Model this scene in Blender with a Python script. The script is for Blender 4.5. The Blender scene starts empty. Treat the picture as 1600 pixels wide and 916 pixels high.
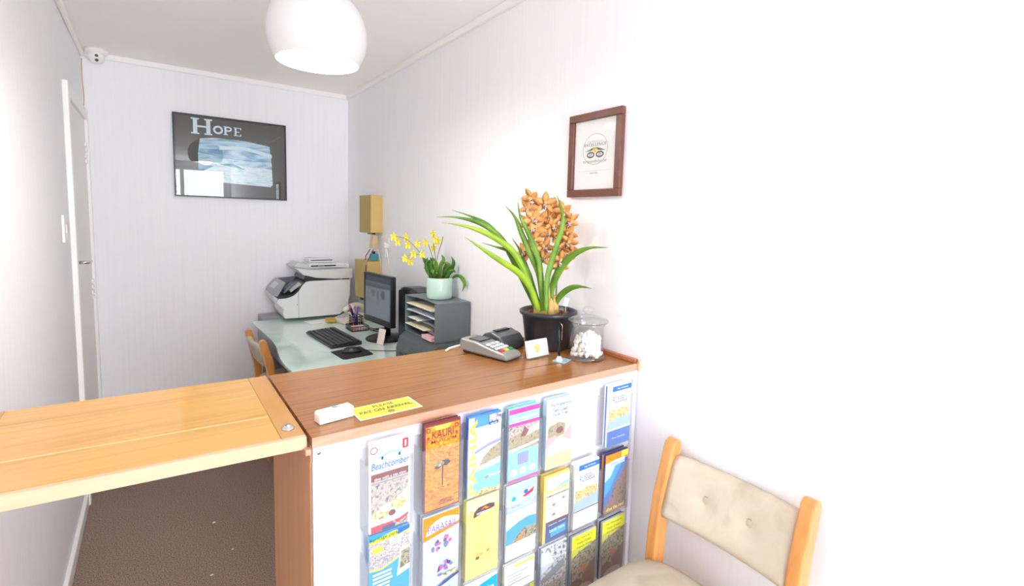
import bpy, bmesh, math, random
from mathutils import Vector, Matrix, Euler
random.seed(7)
C = bpy.context.scene.collection
PI = math.pi

# ------------------------------------------------------------------ camera
cam = bpy.data.cameras.new('camera'); cam_ob = bpy.data.objects.new('camera', cam); C.objects.link(cam_ob)
cam.sensor_width = 36; cam.lens = 17.1554; cam.shift_x = -0.0026; cam.shift_y = -0.02718; cam.clip_start = 0.02
r_ = Vector((0.804902, -0.592739, 0.028161)); u_ = Vector((0.0324, 0.091284, 0.995298)); w_ = Vector((0.592522, 0.800205, -0.092679))
m = Matrix((r_, u_, -w_)).transposed().to_4x4(); m.translation = Vector((-1.2597, -3.9657, 1.4845)); cam_ob.matrix_world = m
bpy.context.scene.camera = cam_ob

# ------------------------------------------------------------------ world, daylight, exposure
WORLD_STRENGTH = 13.5
LAMP_POWER = 14.0
LAMP_GLOW = 0.08
EXPOSURE = 0.42
world = bpy.data.worlds.new('sky'); bpy.context.scene.world = world; world.use_nodes = True
wn = world.node_tree; wn.nodes.clear()
wo = wn.nodes.new('ShaderNodeOutputWorld'); wb = wn.nodes.new('ShaderNodeBackground')
tc = wn.nodes.new('ShaderNodeTexCoord'); sx = wn.nodes.new('ShaderNodeSeparateXYZ'); rp = wn.nodes.new('ShaderNodeValToRGB')
wn.links.new(tc.outputs['Generated'], sx.inputs[0]); wn.links.new(sx.outputs['Z'], rp.inputs[0]); wn.links.new(rp.outputs[0], wb.inputs[0]); wn.links.new(wb.outputs[0], wo.inputs[0])
rp.color_ramp.elements[0].position = 0.0; rp.color_ramp.elements[0].color = (0.88, 0.94, 1.0, 1)
rp.color_ramp.elements[1].position = 0.8; rp.color_ramp.elements[1].color = (0.82, 0.90, 1.0, 1)
wb.inputs[1].default_value = WORLD_STRENGTH
cy = bpy.context.scene.cycles; cy.max_bounces = 24; cy.diffuse_bounces = 16; cy.transparent_max_bounces = 32
vs = bpy.context.scene.view_settings
vs.view_transform = 'Standard'; vs.look = 'None'; vs.gamma = 1; vs.use_curve_mapping = False; vs.exposure = EXPOSURE

def portal(name, loc, rot, sx_, sy_):
    l = bpy.data.lights.new(name, 'AREA'); l.shape = 'RECTANGLE'; l.size = sx_; l.size_y = sy_; l.cycles.is_portal = True
    o = bpy.data.objects.new(name, l); C.objects.link(o); o.location = loc; o.rotation_euler = rot

portal('daylight_portal', (-.79, -7.32, 1.2), (PI/2, 0, 0), 1.46, 2.24)

# ------------------------------------------------------------------ helpers
def lin(c):
    if isinstance(c, str):
        c = c.lstrip('#'); c = [int(c[i:i+2], 16)/255 for i in (0, 2, 4)]
    return tuple(((x/12.92) if x <= .04045 else ((x+.055)/1.055)**2.4) for x in c)
MATS = {}
def mat(name, col='#ffffff', rough=.5, metal=0, spec=.5, emit=0, trans=0, coat=0):
    if name in MATS: return MATS[name]
    m = bpy.data.materials.new(name); m.use_nodes = True; b = m.node_tree.nodes['Principled BSDF']
    c = lin(col); b.inputs['Base Color'].default_value = (*c, 1); b.inputs['Roughness'].default_value = rough
    b.inputs['Metallic'].default_value = metal; b.inputs['Specular IOR Level'].default_value = spec
    b.inputs['Coat Weight'].default_value = coat
    if emit: b.inputs['Emission Color'].default_value = (*c, 1); b.inputs['Emission Strength'].default_value = emit
    if trans: b.inputs['Transmission Weight'].default_value = trans
    MATS[name] = m; return m
def nodes(m): return m.node_tree.nodes, m.node_tree.links, m.node_tree.nodes['Principled BSDF']
def textured(name, cols, scale=(1, 1, 1), nscale=5, detail=4, rough=.5, bump=0, distort=0, wave=None, pos=None, coat=0, spec=.5, bdist=.002):
    """Object-space noise (or wave) through a colour ramp; optional fine relief."""
    m = mat(name, cols[0], rough, coat=coat, spec=spec); N, L, b = nodes(m)
    t = N.new('ShaderNodeTexCoord'); mp = N.new('ShaderNodeMapping'); mp.inputs['Scale'].default_value = scale
    L.new(t.outputs['Object'], mp.inputs[0])
    if wave:
        n = N.new('ShaderNodeTexWave'); n.bands_direction = wave; n.inputs['Scale'].default_value = nscale
        n.inputs['Distortion'].default_value = distort; n.inputs['Detail'].default_value = detail; n.inputs['Detail Scale'].default_value = 1.5
    else:
        n = N.new('ShaderNodeTexNoise'); n.inputs['Scale'].default_value = nscale; n.inputs['Detail'].default_value = detail
        n.inputs['Distortion'].default_value = distort
    L.new(mp.outputs[0], n.inputs['Vector'])
    fac = n.outputs['Fac']
    r = N.new('ShaderNodeValToRGB'); L.new(fac, r.inputs[0])
    e = r.color_ramp.elements; k = len(cols)
    pos = pos or [0.3+0.4*i/(k-1) for i in range(k)]
    while len(e) < k: e.new(0.5)
    for i in range(k): e[i].position = pos[i]; e[i].color = (*lin(cols[i]), 1)
    L.new(r.outputs[0], b.inputs['Base Color'])
    if bump:
        bm_ = N.new('ShaderNodeBump'); bm_.inputs['Strength'].default_value = bump; bm_.inputs['Distance'].default_value = bdist
        L.new(fac, bm_.inputs['Height']); L.new(bm_.outputs[0], b.inputs['Normal'])
    return m
def thin_glass(name, tint=(1, 1, 1), rough=0.0, ior=1.45, haze=0):
    m = bpy.data.materials.new(name); m.use_nodes = True; N, L = m.node_tree.nodes, m.node_tree.links; N.clear()
    o = N.new('ShaderNodeOutputMaterial'); mx = N.new('ShaderNodeMixShader'); tr = N.new('ShaderNodeBsdfTransparent'); gl = N.new('ShaderNodeBsdfGlossy'); f = N.new('ShaderNodeLayerWeight')
    tr.inputs[0].default_value = (*tint, 1); gl.inputs['Roughness'].default_value = rough
    f0 = ((ior-1)/(ior+1))**2; f.inputs[0].default_value = .5
    pw = N.new('ShaderNodeMath'); pw.operation = 'POWER'; pw.inputs[1].default_value = 5; L.new(f.outputs['Facing'], pw.inputs[0])
    ma = N.new('ShaderNodeMath'); ma.operation = 'MULTIPLY_ADD'; ma.inputs[1].default_value = 1-f0; ma.inputs[2].default_value = f0; L.new(pw.outputs[0], ma.inputs[0])
    L.new(ma.outputs[0], mx.inputs[0]); L.new(tr.outputs[0], mx.inputs[1]); L.new(gl.outputs[0], mx.inputs[2])
    if haze:
        d = N.new('ShaderNodeBsdfDiffuse'); d.inputs[0].default_value = (.9, .92, .94, 1); m2 = N.new('ShaderNodeMixShader'); m2.inputs[0].default_value = haze
        L.new(mx.outputs[0], m2.inputs[1]); L.new(d.outputs[0], m2.inputs[2]); L.new(m2.outputs[0], o.inputs[0])
    else: L.new(mx.outputs[0], o.inputs[0])
    MATS[name] = m; return m

class MB:
    """Collects shapes; build() links them as ONE mesh object."""
    def __init__(s, o=(0, 0, 0)): s.bm = bmesh.new(); s.o = Vector(o); s.mats = []
    def mi(s, m):
        if m is None: return 0
        if m not in s.mats: s.mats.append(m)
        return s.mats.index(m)
    def merge(s, tmp, m=None, M=None):
        if M is not None: bmesh.ops.transform(tmp, matrix=M, verts=tmp.verts)
        i = s.mi(m); vm = {}
        for v in tmp.verts: vm[v] = s.bm.verts.new(v.co - s.o)
        for f in tmp.faces:
            try: nf = s.bm.faces.new([vm[v] for v in f.verts]); nf.material_index = i; nf.smooth = f.smooth
            except ValueError: pass
        tmp.free(); return s
    def box(s, a, b, m=None, bev=0, seg=2, M=None):
        a = Vector(a); b = Vector(b); t = bmesh.new(); bmesh.ops.create_cube(t, size=1)
        for v in t.verts: v.co = Vector((a[i]+(b[i]-a[i])*(v.co[i]+.5) for i in range(3)))
        if bev: bmesh.ops.bevel(t, geom=t.edges[:], offset=bev, segments=seg, affect='EDGES', profile=.5)
        bmesh.ops.recalc_face_normals(t, faces=t.faces)
        return s.merge(t, m, M)
    def obox(s, c, size, rot=(0, 0, 0), m=None, bev=0, seg=2):
        M = Matrix.Translation(c) @ Euler(rot).to_matrix().to_4x4()
        h = Vector(size)/2
        return s.box(-h, h, m, bev, seg, M)
    def prism(s, pts, a, b, axis='y', m=None, bev=0, smooth=False, M=None, seg=2):
        t = bmesh.new()
        def P(p, d): return {'y': (p[0], d, p[1]), 'z': (p[0], p[1], d), 'x': (d, p[0], p[1])}[axis]
        v0 = [t.verts.new(P(p, a)) for p in pts]; v1 = [t.verts.new(P(p, b)) for p in pts]
        t.faces.new(v0); t.faces.new(v1[::-1]); n = len(pts)
        for i in range(n):
            f = t.faces.new([v0[i], v1[i], v1[(i+1) % n], v0[(i+1) % n]]); f.smooth = smooth
        bmesh.ops.recalc_face_normals(t, faces=t.faces)
        if bev:
            es = [e for e in t.edges if e.calc_face_angle(0) > .6]
            bmesh.ops.bevel(t, geom=es, offset=bev, segments=seg, affect='EDGES', profile=.5)
        return s.merge(t, m, M)
    def lathe(s, prof, c=(0, 0, 0), n=32, m=None, caps=True, M=None, smooth=True):
        t = bmesh.new(); rings = []
        for r, z in prof:
            if r < 1e-5: rings.append([t.verts.new((0, 0, z))])
            else: rings.append([t.verts.new((r*math.cos(2*PI*k/n), r*math.sin(2*PI*k/n), z)) for k in range(n)])
        for A, B in zip(rings, rings[1:]):
            for k in range(n):
                k2 = (k+1) % n
                if len(A) == 1 and len(B) == 1: continue
                if len(A) == 1: f = t.faces.new([A[0], B[k2], B[k]])
                elif len(B) == 1: f = t.faces.new([A[k], A[k2], B[0]])
                else: f = t.faces.new([A[k], A[k2], B[k2], B[k]])
                f.smooth = smooth
        if caps:
            if len(rings[0]) > 1: t.faces.new(rings[0][::-1])
            if len(rings[-1]) > 1: t.faces.new(rings[-1])
        bmesh.ops.recalc_face_normals(t, faces=t.faces)
        MM = Matrix.Translation(c)
        if M is not None: MM = MM @ M
        return s.merge(t, m, MM)
    def tube(s, pts, r, n=8, m=None, smooth=True, closed=False):
        pts = [Vector(p) for p in pts]; t = bmesh.new(); rings = []
        up = Vector((0, 0, 1))
        K = len(pts)
        for i, p in enumerate(pts):
            if closed: d = pts[(i+1) % K]-pts[i-1]
            else: d = pts[min(i+1, K-1)]-pts[max(i-1, 0)]
            d.normalize(); a = d.cross(up)
            if a.length < .05: a = d.cross(Vector((1, 0, 0)))
            a.normalize(); b = a.cross(d); rr = r[i] if isinstance(r, (list, tuple)) else r
            rings.append([t.verts.new(p + a*rr*math.cos(2*PI*k/n) + b*rr*math.sin(2*PI*k/n)) for k in range(n)])
        prs = list(zip(rings, rings[1:])) + ([(rings[-1], rings[0])] if closed else [])
        for A, B in prs:
            for k in range(n):
                f = t.faces.new([A[k], A[(k+1) % n], B[(k+1) % n], B[k]]); f.smooth = smooth
        if not closed: t.faces.new(rings[0][::-1]); t.faces.new(rings[-1])
        bmesh.ops.recalc_face_normals(t, faces=t.faces)
        return s.merge(t, m)
    def sphere(s, c, r, m=None, n=12, sc=(1, 1, 1), rot=(0, 0, 0)):
        t = bmesh.new(); bmesh.ops.create_uvsphere(t, u_segments=n, v_segments=max(6, n//2+2), radius=r)
        for f in t.faces: f.smooth = True
        return s.merge(t, m, Matrix.Translation(c) @ Euler(rot).to_matrix().to_4x4() @ Matrix.Diagonal((*sc, 1)))
    def ribbon(s, pts, width, m=None, fold=.25, up=(0, 0, 1), thick=.0008, wf=None):
        """Strap leaf: a V-folded ribbon with a little thickness along a path."""
        pts = smooth_path([Vector(p) for p in pts], 4); K = len(pts); t = bmesh.new(); R = []
        for i, p in enumerate(pts):
            d = (pts[min(i+1, K-1)]-pts[max(i-1, 0)]).normalized(); q = i/(K-1)
            a = d.cross(Vector(up)); a = a.normalized() if a.length > 1e-3 else Vector((1, 0, 0))
            nrm = a.cross(d).normalized()
            w = width*(wf(q) if wf else (.55+.45*math.sin(PI*min(1, q*1.1+.12)))*(1-max(0, q-.72)/.28*.93))/2
            R.append([t.verts.new(p-a*w+nrm*w*fold), t.verts.new(p), t.verts.new(p+a*w+nrm*w*fold),
                      t.verts.new(p+a*w+nrm*(w*fold-thick)), t.verts.new(p-nrm*thick*2), t.verts.new(p-a*w+nrm*(w*fold-thick))])
        for A, B in zip(R, R[1:]):
            for k in range(6):
                f = t.faces.new([A[k], A[(k+1) % 6], B[(k+1) % 6], B[k]]); f.smooth = True
        t.faces.new(R[0]); t.faces.new(R[-1][::-1])
        bmesh.ops.recalc_face_normals(t, faces=t.faces)
        return s.merge(t, m)
    def build(s, name, m=None, parent=None, label=None, subdiv=0):
        me = bpy.data.meshes.new(name); s.bm.to_mesh(me); s.bm.free()
        if s.mats:
            for x in s.mats: me.materials.append(x)
        elif m is not None: me.materials.append(m)
        o = bpy.data.objects.new(name, me); C.objects.link(o)
        if parent is not None: o.parent = parent
        if label: o['label'] = label
        if subdiv:
            q = o.modifiers.new('smooth', 'SUBSURF'); q.levels = q.render_levels = subdiv
        return o
def smooth_path(pts, k=4):
    if len(pts) < 3: return pts
    out = []
    P = [pts[0]*2-pts[1]] + pts + [pts[-1]*2-pts[-2]]
    for i in range(1, len(P)-2):
        for j in range(k):
            t = j/k; a, b, c, d = P[i-1], P[i], P[i+1], P[i+2]
            out.append(.5*((2*b)+(c-a)*t+(2*a-5*b+4*c-d)*t*t+(3*b-a-3*c+d)*t**3))
    out.append(pts[-1]); return out
def tag(o, label, cat, group=None):
    o['label'] = label; o['category'] = cat
    if group: o['group'] = group
    return o
def thing(name, label, cat, loc=(0, 0, 0), rotz=0, group=None):
    o = bpy.data.objects.new(name, None); C.objects.link(o); o.location = loc; o.rotation_euler = (0, 0, rotz); o.empty_display_size = .02
    return tag(o, label, cat, group)
def struct(name, mb, m=None, label=None):
    o = mb.build(name, m); o['kind'] = 'structure'
    if label: o['label'] = label
    return o
def copy_tree(o, parent=None):
    c = o.copy(); C.objects.link(c); c.parent = parent
    for ch in list(o.children): copy_tree(ch, c)
    return c

_txt = {}
def text_mesh(body, bold=0):
    key = (body, bold)
    if key in _txt: return _txt[key]
    cu = bpy.data.curves.new('t', 'FONT'); cu.body = body; cu.size = 1; cu.resolution_u = 3; cu.offset = bold
    ob = bpy.data.objects.new('t', cu); C.objects.link(ob)
    dg = bpy.context.evaluated_depsgraph_get(); dg.update()
    me = bpy.data.meshes.new_from_object(ob.evaluated_get(dg))
    V = [(v.co.x, v.co.y) for v in me.vertices]; F = [list(p.vertices) for p in me.polygons]
    xs = [v[0] for v in V] or [0, 1]; ys = [v[1] for v in V] or [0, 1]
    w = max(max(xs)-min(xs), 1e-3); h = max(max(ys)-min(ys), 1e-3)
    V = [((x-min(xs))/w, (y-min(ys))/h) for x, y in V]
    bpy.data.objects.remove(ob); bpy.data.curves.remove(cu); bpy.data.meshes.remove(me)
    _txt[key] = (V, F, w/h); return _txt[key]
class Print:
    """Flat printed artwork: coloured shapes on one sheet, (u,v) metres, laid on a plane by matrix M (u -> x, v -> y, normal z)."""
    def __init__(s, w, h, step=.00015): s.w, s.h, s.k, s.step = w, h, 0, step; s.items = []
    def add(s, V, F, m):
        s.k += 1; s.items.append((V, F, m, s.k*s.step))
    def poly(s, pts, m):
        pts = [(p[0]*s.w, p[1]*s.h) for p in pts]; s.add(pts, [list(range(len(pts)))], m); return s
    def rect(s, u0, v0, u1, v1, m): return s.poly([(u0, v0), (u1, v0), (u1, v1), (u0, v1)], m)
    def ell(s, u, v, ru, rv, m, n=20): return s.poly([(u+ru*math.cos(2*PI*k/n), v+rv*math.sin(2*PI*k/n)) for k in range(n)], m)
    def ring(s, u, v, ru, rv, t, m, n=28):
        V = []; F = []
        for k in range(n):
            a = 2*PI*k/n
            V += [((u+ru*math.cos(a))*s.w, v*s.h+rv*s.h*math.sin(a)), ((u+(ru-t)*math.cos(a))*s.w, v*s.h+(rv*s.h-t*s.w)*math.sin(a))]
        for k in range(n): a = 2*k; b = 2*((k+1) % n); F.append([a, b, b+1, a+1])
        s.add(V, F, m); return s
    def text(s, body, u0, v0, u1, v1, m, bold=0, slant=0, rot=0):
        """Text stretched into the box u0..u1 x v0..v1; rot=1 turns it to read upwards."""
        V, F, _ = text_mesh(body, bold)
        if rot: V = [(1-y, x) for x, y in V]
        V = [((u0+(u1-u0)*x)*s.w + slant*y*s.w, (v0+(v1-v0)*y)*s.h) for x, y in V]
        s.add(V, F, m); return s
    def lines(s, u0, v0, u1, v1, n, m, fill=.45, ragged=.25, seed=1):
        rd = random.Random(seed); dv = (v1-v0)/n
        V = []; F = []
        for i in range(n):
            r = u1-(u1-u0)*ragged*rd.random(); b = len(V)
            for p in ((u0, v0+dv*i), (r, v0+dv*i), (r, v0+dv*(i+fill)), (u0, v0+dv*(i+fill))): V.append((p[0]*s.w, p[1]*s.h))
            F.append([b, b+1, b+2, b+3])
        s.add(V, F, m); return s
    def build(s, name, M, parent, label=None):
        me = bpy.data.meshes.new(name); V = []; F = []; mi = []; ms = []
        for v, f, m, z in s.items:
            if m not in ms: ms.append(m)
            b = len(V); V += [M @ Vector((p[0], p[1], z)) for p in v]; F += [[b+i for i in q] for q in f]; mi += [ms.index(m)]*len(f)
        me.from_pydata(V, [], F)
        for x in ms: me.materials.append(x)
        me.polygons.foreach_set('material_index', mi)
        o = bpy.data.objects.new(name, me); C.objects.link(o); o.parent = parent
        if label: o['label'] = label
        return o
def frame_M(o, ux, uy):
    ux = Vector(ux).normalized(); uy = Vector(uy).normalized(); n = ux.cross(uy)
    M = Matrix((ux, uy, n)).transposed().to_4x4(); M.translation = Vector(o); return M

# ------------------------------------------------------------------ materials
def wallpaper(name, base):
    m = mat(name, base, .85, spec=.25); N, L, b = nodes(m)
    t = N.new('ShaderNodeTexCoord'); mp = N.new('ShaderNodeMapping'); mp.inputs['Scale'].default_value = (85, 85, 1.6)
    n = N.new('ShaderNodeTexNoise'); n.inputs['Scale'].default_value = 1.0; n.inputs['Detail'].default_value = 5
    L.new(t.outputs['Object'], mp.inputs[0]); L.new(mp.outputs[0], n.inputs['Vector'])
    r = N.new('ShaderNodeValToRGB'); e = r.color_ramp.elements; c = lin(base)
    e[0].position = .3; e[0].color = (c[0]*.972, c[1]*.969, c[2]*.972, 1); e[1].position = .62; e[1].color = (*c, 1)
    L.new(n.outputs['Fac'], r.inputs[0]); L.new(r.outputs[0], b.inputs['Base Color'])
    bp = N.new('ShaderNodeBump'); bp.inputs['Strength'].default_value = .12; bp.inputs['Distance'].default_value = .001
    L.new(n.outputs['Fac'], bp.inputs['Height']); L.new(bp.outputs[0], b.inputs['Normal']); return m
WP = wallpaper('wallpaper', '#f5f5f7')
CEIL = mat('ceiling_paint', '#fbf9f6', .8, spec=.2)
TRIM = mat('white_gloss_paint', '#f6f5f3', .35)
CARPET = textured('carpet', ['#6d5a4e', '#99837a', '#baa69a'], (1, 1, 1), 210, 5, .95, .8, pos=[.34, .52, .74], spec=.1, bdist=.004)
def wood(name, cols, scale, nscale, rough=.35, coat=0, distort=1.5):
    return textured(name, cols, scale, nscale, 5, rough, .05, distort=distort, pos=[.25+.5*i/(len(cols)-1) for i in range(len(cols))], coat=coat)
LAMI = wood('walnut_laminate', ['#63391a', '#96602e', '#a97139', '#9d6732', '#b17c42'], (1.6, 60, 10), 1.0, .24, .1)
EDGE = wood('counter_edging', ['#c98f74', '#dda78c'], (2, 30, 30), 1.5, .4)
SIDEW = wood('side_panel_wood', ['#cb8f60', '#dba475'], (30, 30, 1.2), 1.0, .35, .2)
FLAPW = wood('honey_pine', ['#ad7a34', '#cf9a48', '#dbaa5a', '#d3a14f', '#e2b567'], (.9, 20, 8), 1.0, .28, .35, 1.0)
FLAPX = wood('honey_pine_cross', ['#bf8740', '#d39f55'], (24, 1.0, 8), 1.0, .28, .35, 1.0)
FLAPE = wood('honey_pine_edge', ['#cdb08a', '#dac2a0'], (1.5, 20, 30), 1.0, .4)
CHAIRW = wood('orange_beech', ['#c4803f', '#d99550', '#e2a560'], (18, 18, 2.0), 1.0, .3, .3)
FRAMEW = wood('brown_frame_wood', ['#643b2d', '#7a4a3a'], (8, 8, 8), 3, .4)
FABRIC = textured('beige_velour', ['#bdb19b', '#d0c6b2', '#c7bca8'], (1, 1, 1), 9, 7, .9, .05, distort=.6, spec=.15)
WHITE = mat('white_panel', '#dcdce0', .35)
PLW = textured('printer_white', ['#e3e5e6', '#eceeef'], (1, 1, 1), 2, 1, .4)
PLG = mat('printer_grey', '#6c7178', .35); PLD = mat('printer_dark', '#34383d', .3); PLL = mat('printer_light_grey', '#c9cccf', .4)
BLK = mat('black_plastic', '#17181b', .35); BLK2 = mat('black_satin', '#26282c', .25); BLKM = mat('black_mesh', '#141416', .6)
GREYD = mat('slate_plastic', '#6d777c', .42); GREYB = mat('slate_dark', '#4d5458', .5)
SILV = mat('silver_plastic', '#9b9a96', .35, .3); CHROME = mat('chrome', '#d8d8d8', .15, 1)
CREAM = mat('cream_plastic', '#e8e0cf', .4); PAPER = mat('paper', '#f4f2ec', .8); PAPERC = mat('cream_paper', '#eee3c3', .8); PAPERP = mat('pink_paper', '#eeb9bf', .8); PAPERB = mat('pale_blue_paper', '#dfe6f4', .8)
BOXO = textured('olive_board', ['#b39a58', '#bfa663'], (1, 1, 1), 6, 3, .6)
BOXL = textured('golden_board', ['#d2b06a', '#dcbd7a'], (1, 1, 1), 6, 3, .6)
CELAD = mat('celadon_ceramic', '#bcd9cb', .18, coat=.6)
POTB = mat('black_pot_plastic', '#2a2c31', .3)
GLASS = thin_glass('window_glass'); ACR = thin_glass('clear_acrylic', (.965, .97, .975), .02, 1.25, .05); PICG = thin_glass('picture_glass', ior=1.5)
CERTG = thin_glass('certificate_glass', ior=1.3)
JARG = bpy.data.materials.new('jar_glass')
JARG = thin_glass('jar_glass', (.985, .99, .988), .0, 1.75)
SOIL = textured('bark_chips', ['#4a2f24', '#8b5a45', '#b08a72'], (1, 1, 1), 60, 4, .9)
LEAFG = textured('leaf_green', ['#456f1c', '#5f8c26', '#7ea536'], (1, 1, 1), 12, 2, .45)
LEAFY = textured('leaf_yellow_green', ['#7fa826', '#a0c234'], (1, 1, 1), 10, 2, .45)
LEAFD = textured('leaf_dark_green', ['#2f5e1c', '#4a8128'], (1, 1, 1), 14, 2, .4)
STEM = mat('flower_stem', '#6d8436', .5); BULB = textured('bulb', ['#cbb05a', '#e3b070', '#a8b04a'], (1, 1, 1), 25, 3, .6)
PETO = textured('orange_petal', ['#dc9142', '#f0b670', '#cf7d34'], (1, 1, 1), 25, 3, .6)
LIPD = textured('spotted_lip', ['#4f1412', '#f3e3cf', '#6b1c18'], (1, 1, 1), 160, 2, .6, pos=[.42, .50, .56])
PETY = textured('yellow_petal', ['#f8dc1e', '#fff04a'], (1, 1, 1), 30, 2, .6)
def flat(n, c, r=.5): return mat(n, c, r)

# ------------------------------------------------------------------ room shell
W = 1.58; YF = -7.30; H = 2.415
struct('floor', MB().box((-W-.14, YF-.14, -.06), (.14, .14, 0)), CARPET)
struct('ceiling', MB().box((-W-.14, YF-.14, H), (.14, .14, H+.08)), CEIL)
struct('wall_back', MB().box((-W-.14, 0, 0), (.14, .14, H)), WP)
rw = MB().box((0, YF-.14, 0), (.14, 0, H))
struct('wall_right', rw, WP)
lw = MB().box((-W-.14, YF-.14, 0), (-W, 0, H))
struct('wall_left', lw, WP)
fw = MB(); fw.box((-W, YF-.14, 0), (-1.52, YF, H)); fw.box((-.06, YF-.14, 0), (0, YF, H)); fw.box((-1.52, YF-.14, 2.32), (-.06, YF, H)); fw.box((-1.52, YF-.14, 0), (-.06, YF, .07))
struct('wall_front', fw, WP)
def glazing(name, boxes, pane, m=TRIM):
    o = MB()
    for a, b in boxes: o.box(a, b)
    o = struct(name, o, m); g = MB().box(*pane).build('pane', GLASS, o); return o
yf = YF-.09
glazing('window_1', [((-1.52, yf-.03, .07), (-1.46, yf+.03, 2.32)), ((-.12, yf-.03, .07), (-.06, yf+.03, 2.32)), ((-1.46, yf-.03, 2.26), (-.06, yf+.03, 2.32)), ((-1.46, yf-.03, .07), (-.12, yf+.03, .13)), ((-.83, yf-.025, .13), (-.77, yf+.025, 2.26))], ((-1.46, yf-.003, .13), (-.12, yf+.003, 2.26)))
# cornices and skirting
def cornice(name, a, b):
    return struct(name, MB().box(a, b, bev=.006), TRIM)
cornice('trim_1', (-W, -.022, H-.034), (0, 0, H))
cornice('trim_2', (-.022, YF, H-.034), (0, -.022, H))
cornice('trim_3', (-W, YF, H-.034), (-W+.022, -.022, H))
struct('baseboard_left', MB().box((-W, YF+.015, 0), (-W+.016, -.86, .062), bev=.004), TRIM)
struct('baseboard_back', MB().box((-W+.02, -.014, 0), (0, 0, .062), bev=.004), TRIM)
struct('baseboard_right', MB().box((-.014, YF, 0), (0, -2.97, .062), bev=.004), TRIM)
struct('baseboard_front', MB().box((-W, YF, 0), (-1.52, YF+.014, .062), bev=.004), TRIM)
# door on the left wall, by the back corner
dr = struct('door_1', MB().prism([(-.80, .005), (-.05, .005), (-.05, 2.0), (-.80, 2.0)], -W, -W+.008, 'x'), mat('door_white', '#efedeb', .4))
cs = MB(); cs.box((-W, -.862, 0), (-W+.022, -.805, 2.07), bev=.004); cs.box((-W, -.052, 0), (-W+.022, -.004, 2.07), bev=.004); cs.box((-W, -.805, 2.005), (-W+.02, -.052, 2.07), bev=.004)
cs.build('door_casing', TRIM, dr)
for z0, z1 in ((1.74, 1.87), (.93, 1.06)):
    hg = MB()
    for k in range(4): hg.box((-W+.008, -.12, z0+k*(z1-z0)/4+.006), (-W+.016, -.055, z0+(k+1)*(z1-z0)/4-.006), bev=.002)
    hg.build('hinge', TRIM, dr)
MB().box((-W+.008, -.775, 1.13), (-W+.012, -.745, 1.31), bev=.0015).build('lock_plate', SILV, dr)
hd = MB().tube([(-W+.01, -.76, 1.213), (-W+.05, -.76, 1.213), (-W+.056, -.745, 1.213), (-W+.054, -.66, 1.211)], .0075, 8); hd.build('door_handle', CHROME, dr)
sw = thing('light_switch', 'white light switch on the left wall beside the door casing', 'switch', (-W, -1.06, 1.39))
MB().box((0, -.045, -.06), (.009, .045, .06), bev=.003).build('switch_plate', TRIM, sw)
MB().box((.009, -.012, -.02), (.014, .012, .02), bev=.002).build('rocker', CREAM, sw)
# thin brown cable stain line running down the back corner
t = MB().tube([(-W+.006, -.006, 2.37), (-W+.004, -.005, 2.25), (-W+.009, -.006, 2.15), (-W+.005, -.005, 2.08)], .0025, 6)
tag(t.build('cable', mat('tan_cable', '#c9b08c', .6)), 'thin tan cable running down the far left corner from the security camera', 'cable')

# ------------------------------------------------------------------ security camera
sc = thing('security_camera', 'white dome security camera with two black lenses in the far left ceiling corner', 'security camera', (-1.50, -.075, H))
MB().lathe([(.055, 0), (.055, -.014), (.048, -.022), (.03, -.026)], n=28).build('base', TRIM, sc)
d = (Vector((-1.26, -3.97, 1.48))-Vector((-1.5, -.075, 2.37))).normalized()
MB().sphere((0, -.006, -.042), .04, n=20, sc=(1, 1, .95)).build('dome', TRIM, sc)
for dz in (0.014, -0.014):
    q = Vector((0, -.006, -.047))+d*.036+Vector((0, 0, dz*.9))
    le = MB().lathe([(.0085, -.005), (.0085, .004), (.006, .006)], n=16, M=Vector((0, 0, 1)).rotation_difference(d).to_matrix().to_4x4(), c=q); le.build('lens', BLK, sc)

# ------------------------------------------------------------------ pendant lamp
lp = thing('pendant_lamp', 'round white glass globe pendant lamp, lit, open at the bottom', 'lamp', (-.798, -2.2, 2.08))
gm = bpy.data.materials.new('opal_glass'); gm.use_nodes = True; N, L = gm.node_tree.nodes, gm.node_tree.links; b = N['Principled BSDF']
b.inputs['Base Color'].default_value = (.60, .60, .60, 1); b.inputs['Roughness'].default_value = .25; b.inputs['Emission Color'].default_value = (1, .985, .96, 1); b.inputs['Emission Strength'].default_value = LAMP_GLOW
R = .158; a0 = math.asin(-.09/R)
prof = [(R*math.cos(a0+(PI/2-.12-a0)*k/20), R*math.sin(a0+(PI/2-.12-a0)*k/20)) for k in range(21)]
prof2 = [(r*.975, z*.975-.001) for r, z in prof[::-1]]
MB().lathe(prof+prof2+[prof[0]], n=48, caps=False).build('lamp_shade', gm, lp)
MB().lathe([(.0, .165), (.03, .165), (.035, .15), (.02, .12), (.02, .07), (0, .07)], n=20).build('lamp_holder', TRIM, lp)
MB().tube([(0, 0, .16), (0, 0, H-2.08-.02)], .003).build('cord', TRIM, lp)
MB().lathe([(0, H-2.08), (.045, H-2.08), (.04, H-2.08-.02), (0, H-2.08-.025)], n=24).build('ceiling_rose', TRIM, lp)
MB().sphere((0, 0, .03), .035, n=16, sc=(1, 1, 1.2)).build('light_bulb', mat('bulb_glow', '#fff6e6', .3, emit=12), lp)
pl = bpy.data.lights.new('pendant_light', 'POINT'); pl.energy = LAMP_POWER; pl.shadow_soft_size = .07; pl.color = (1, .97, .93)
po = bpy.data.objects.new('pendant_light', pl); C.objects.link(po); po.location = (0, 0, -.04); po.parent = lp

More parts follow.
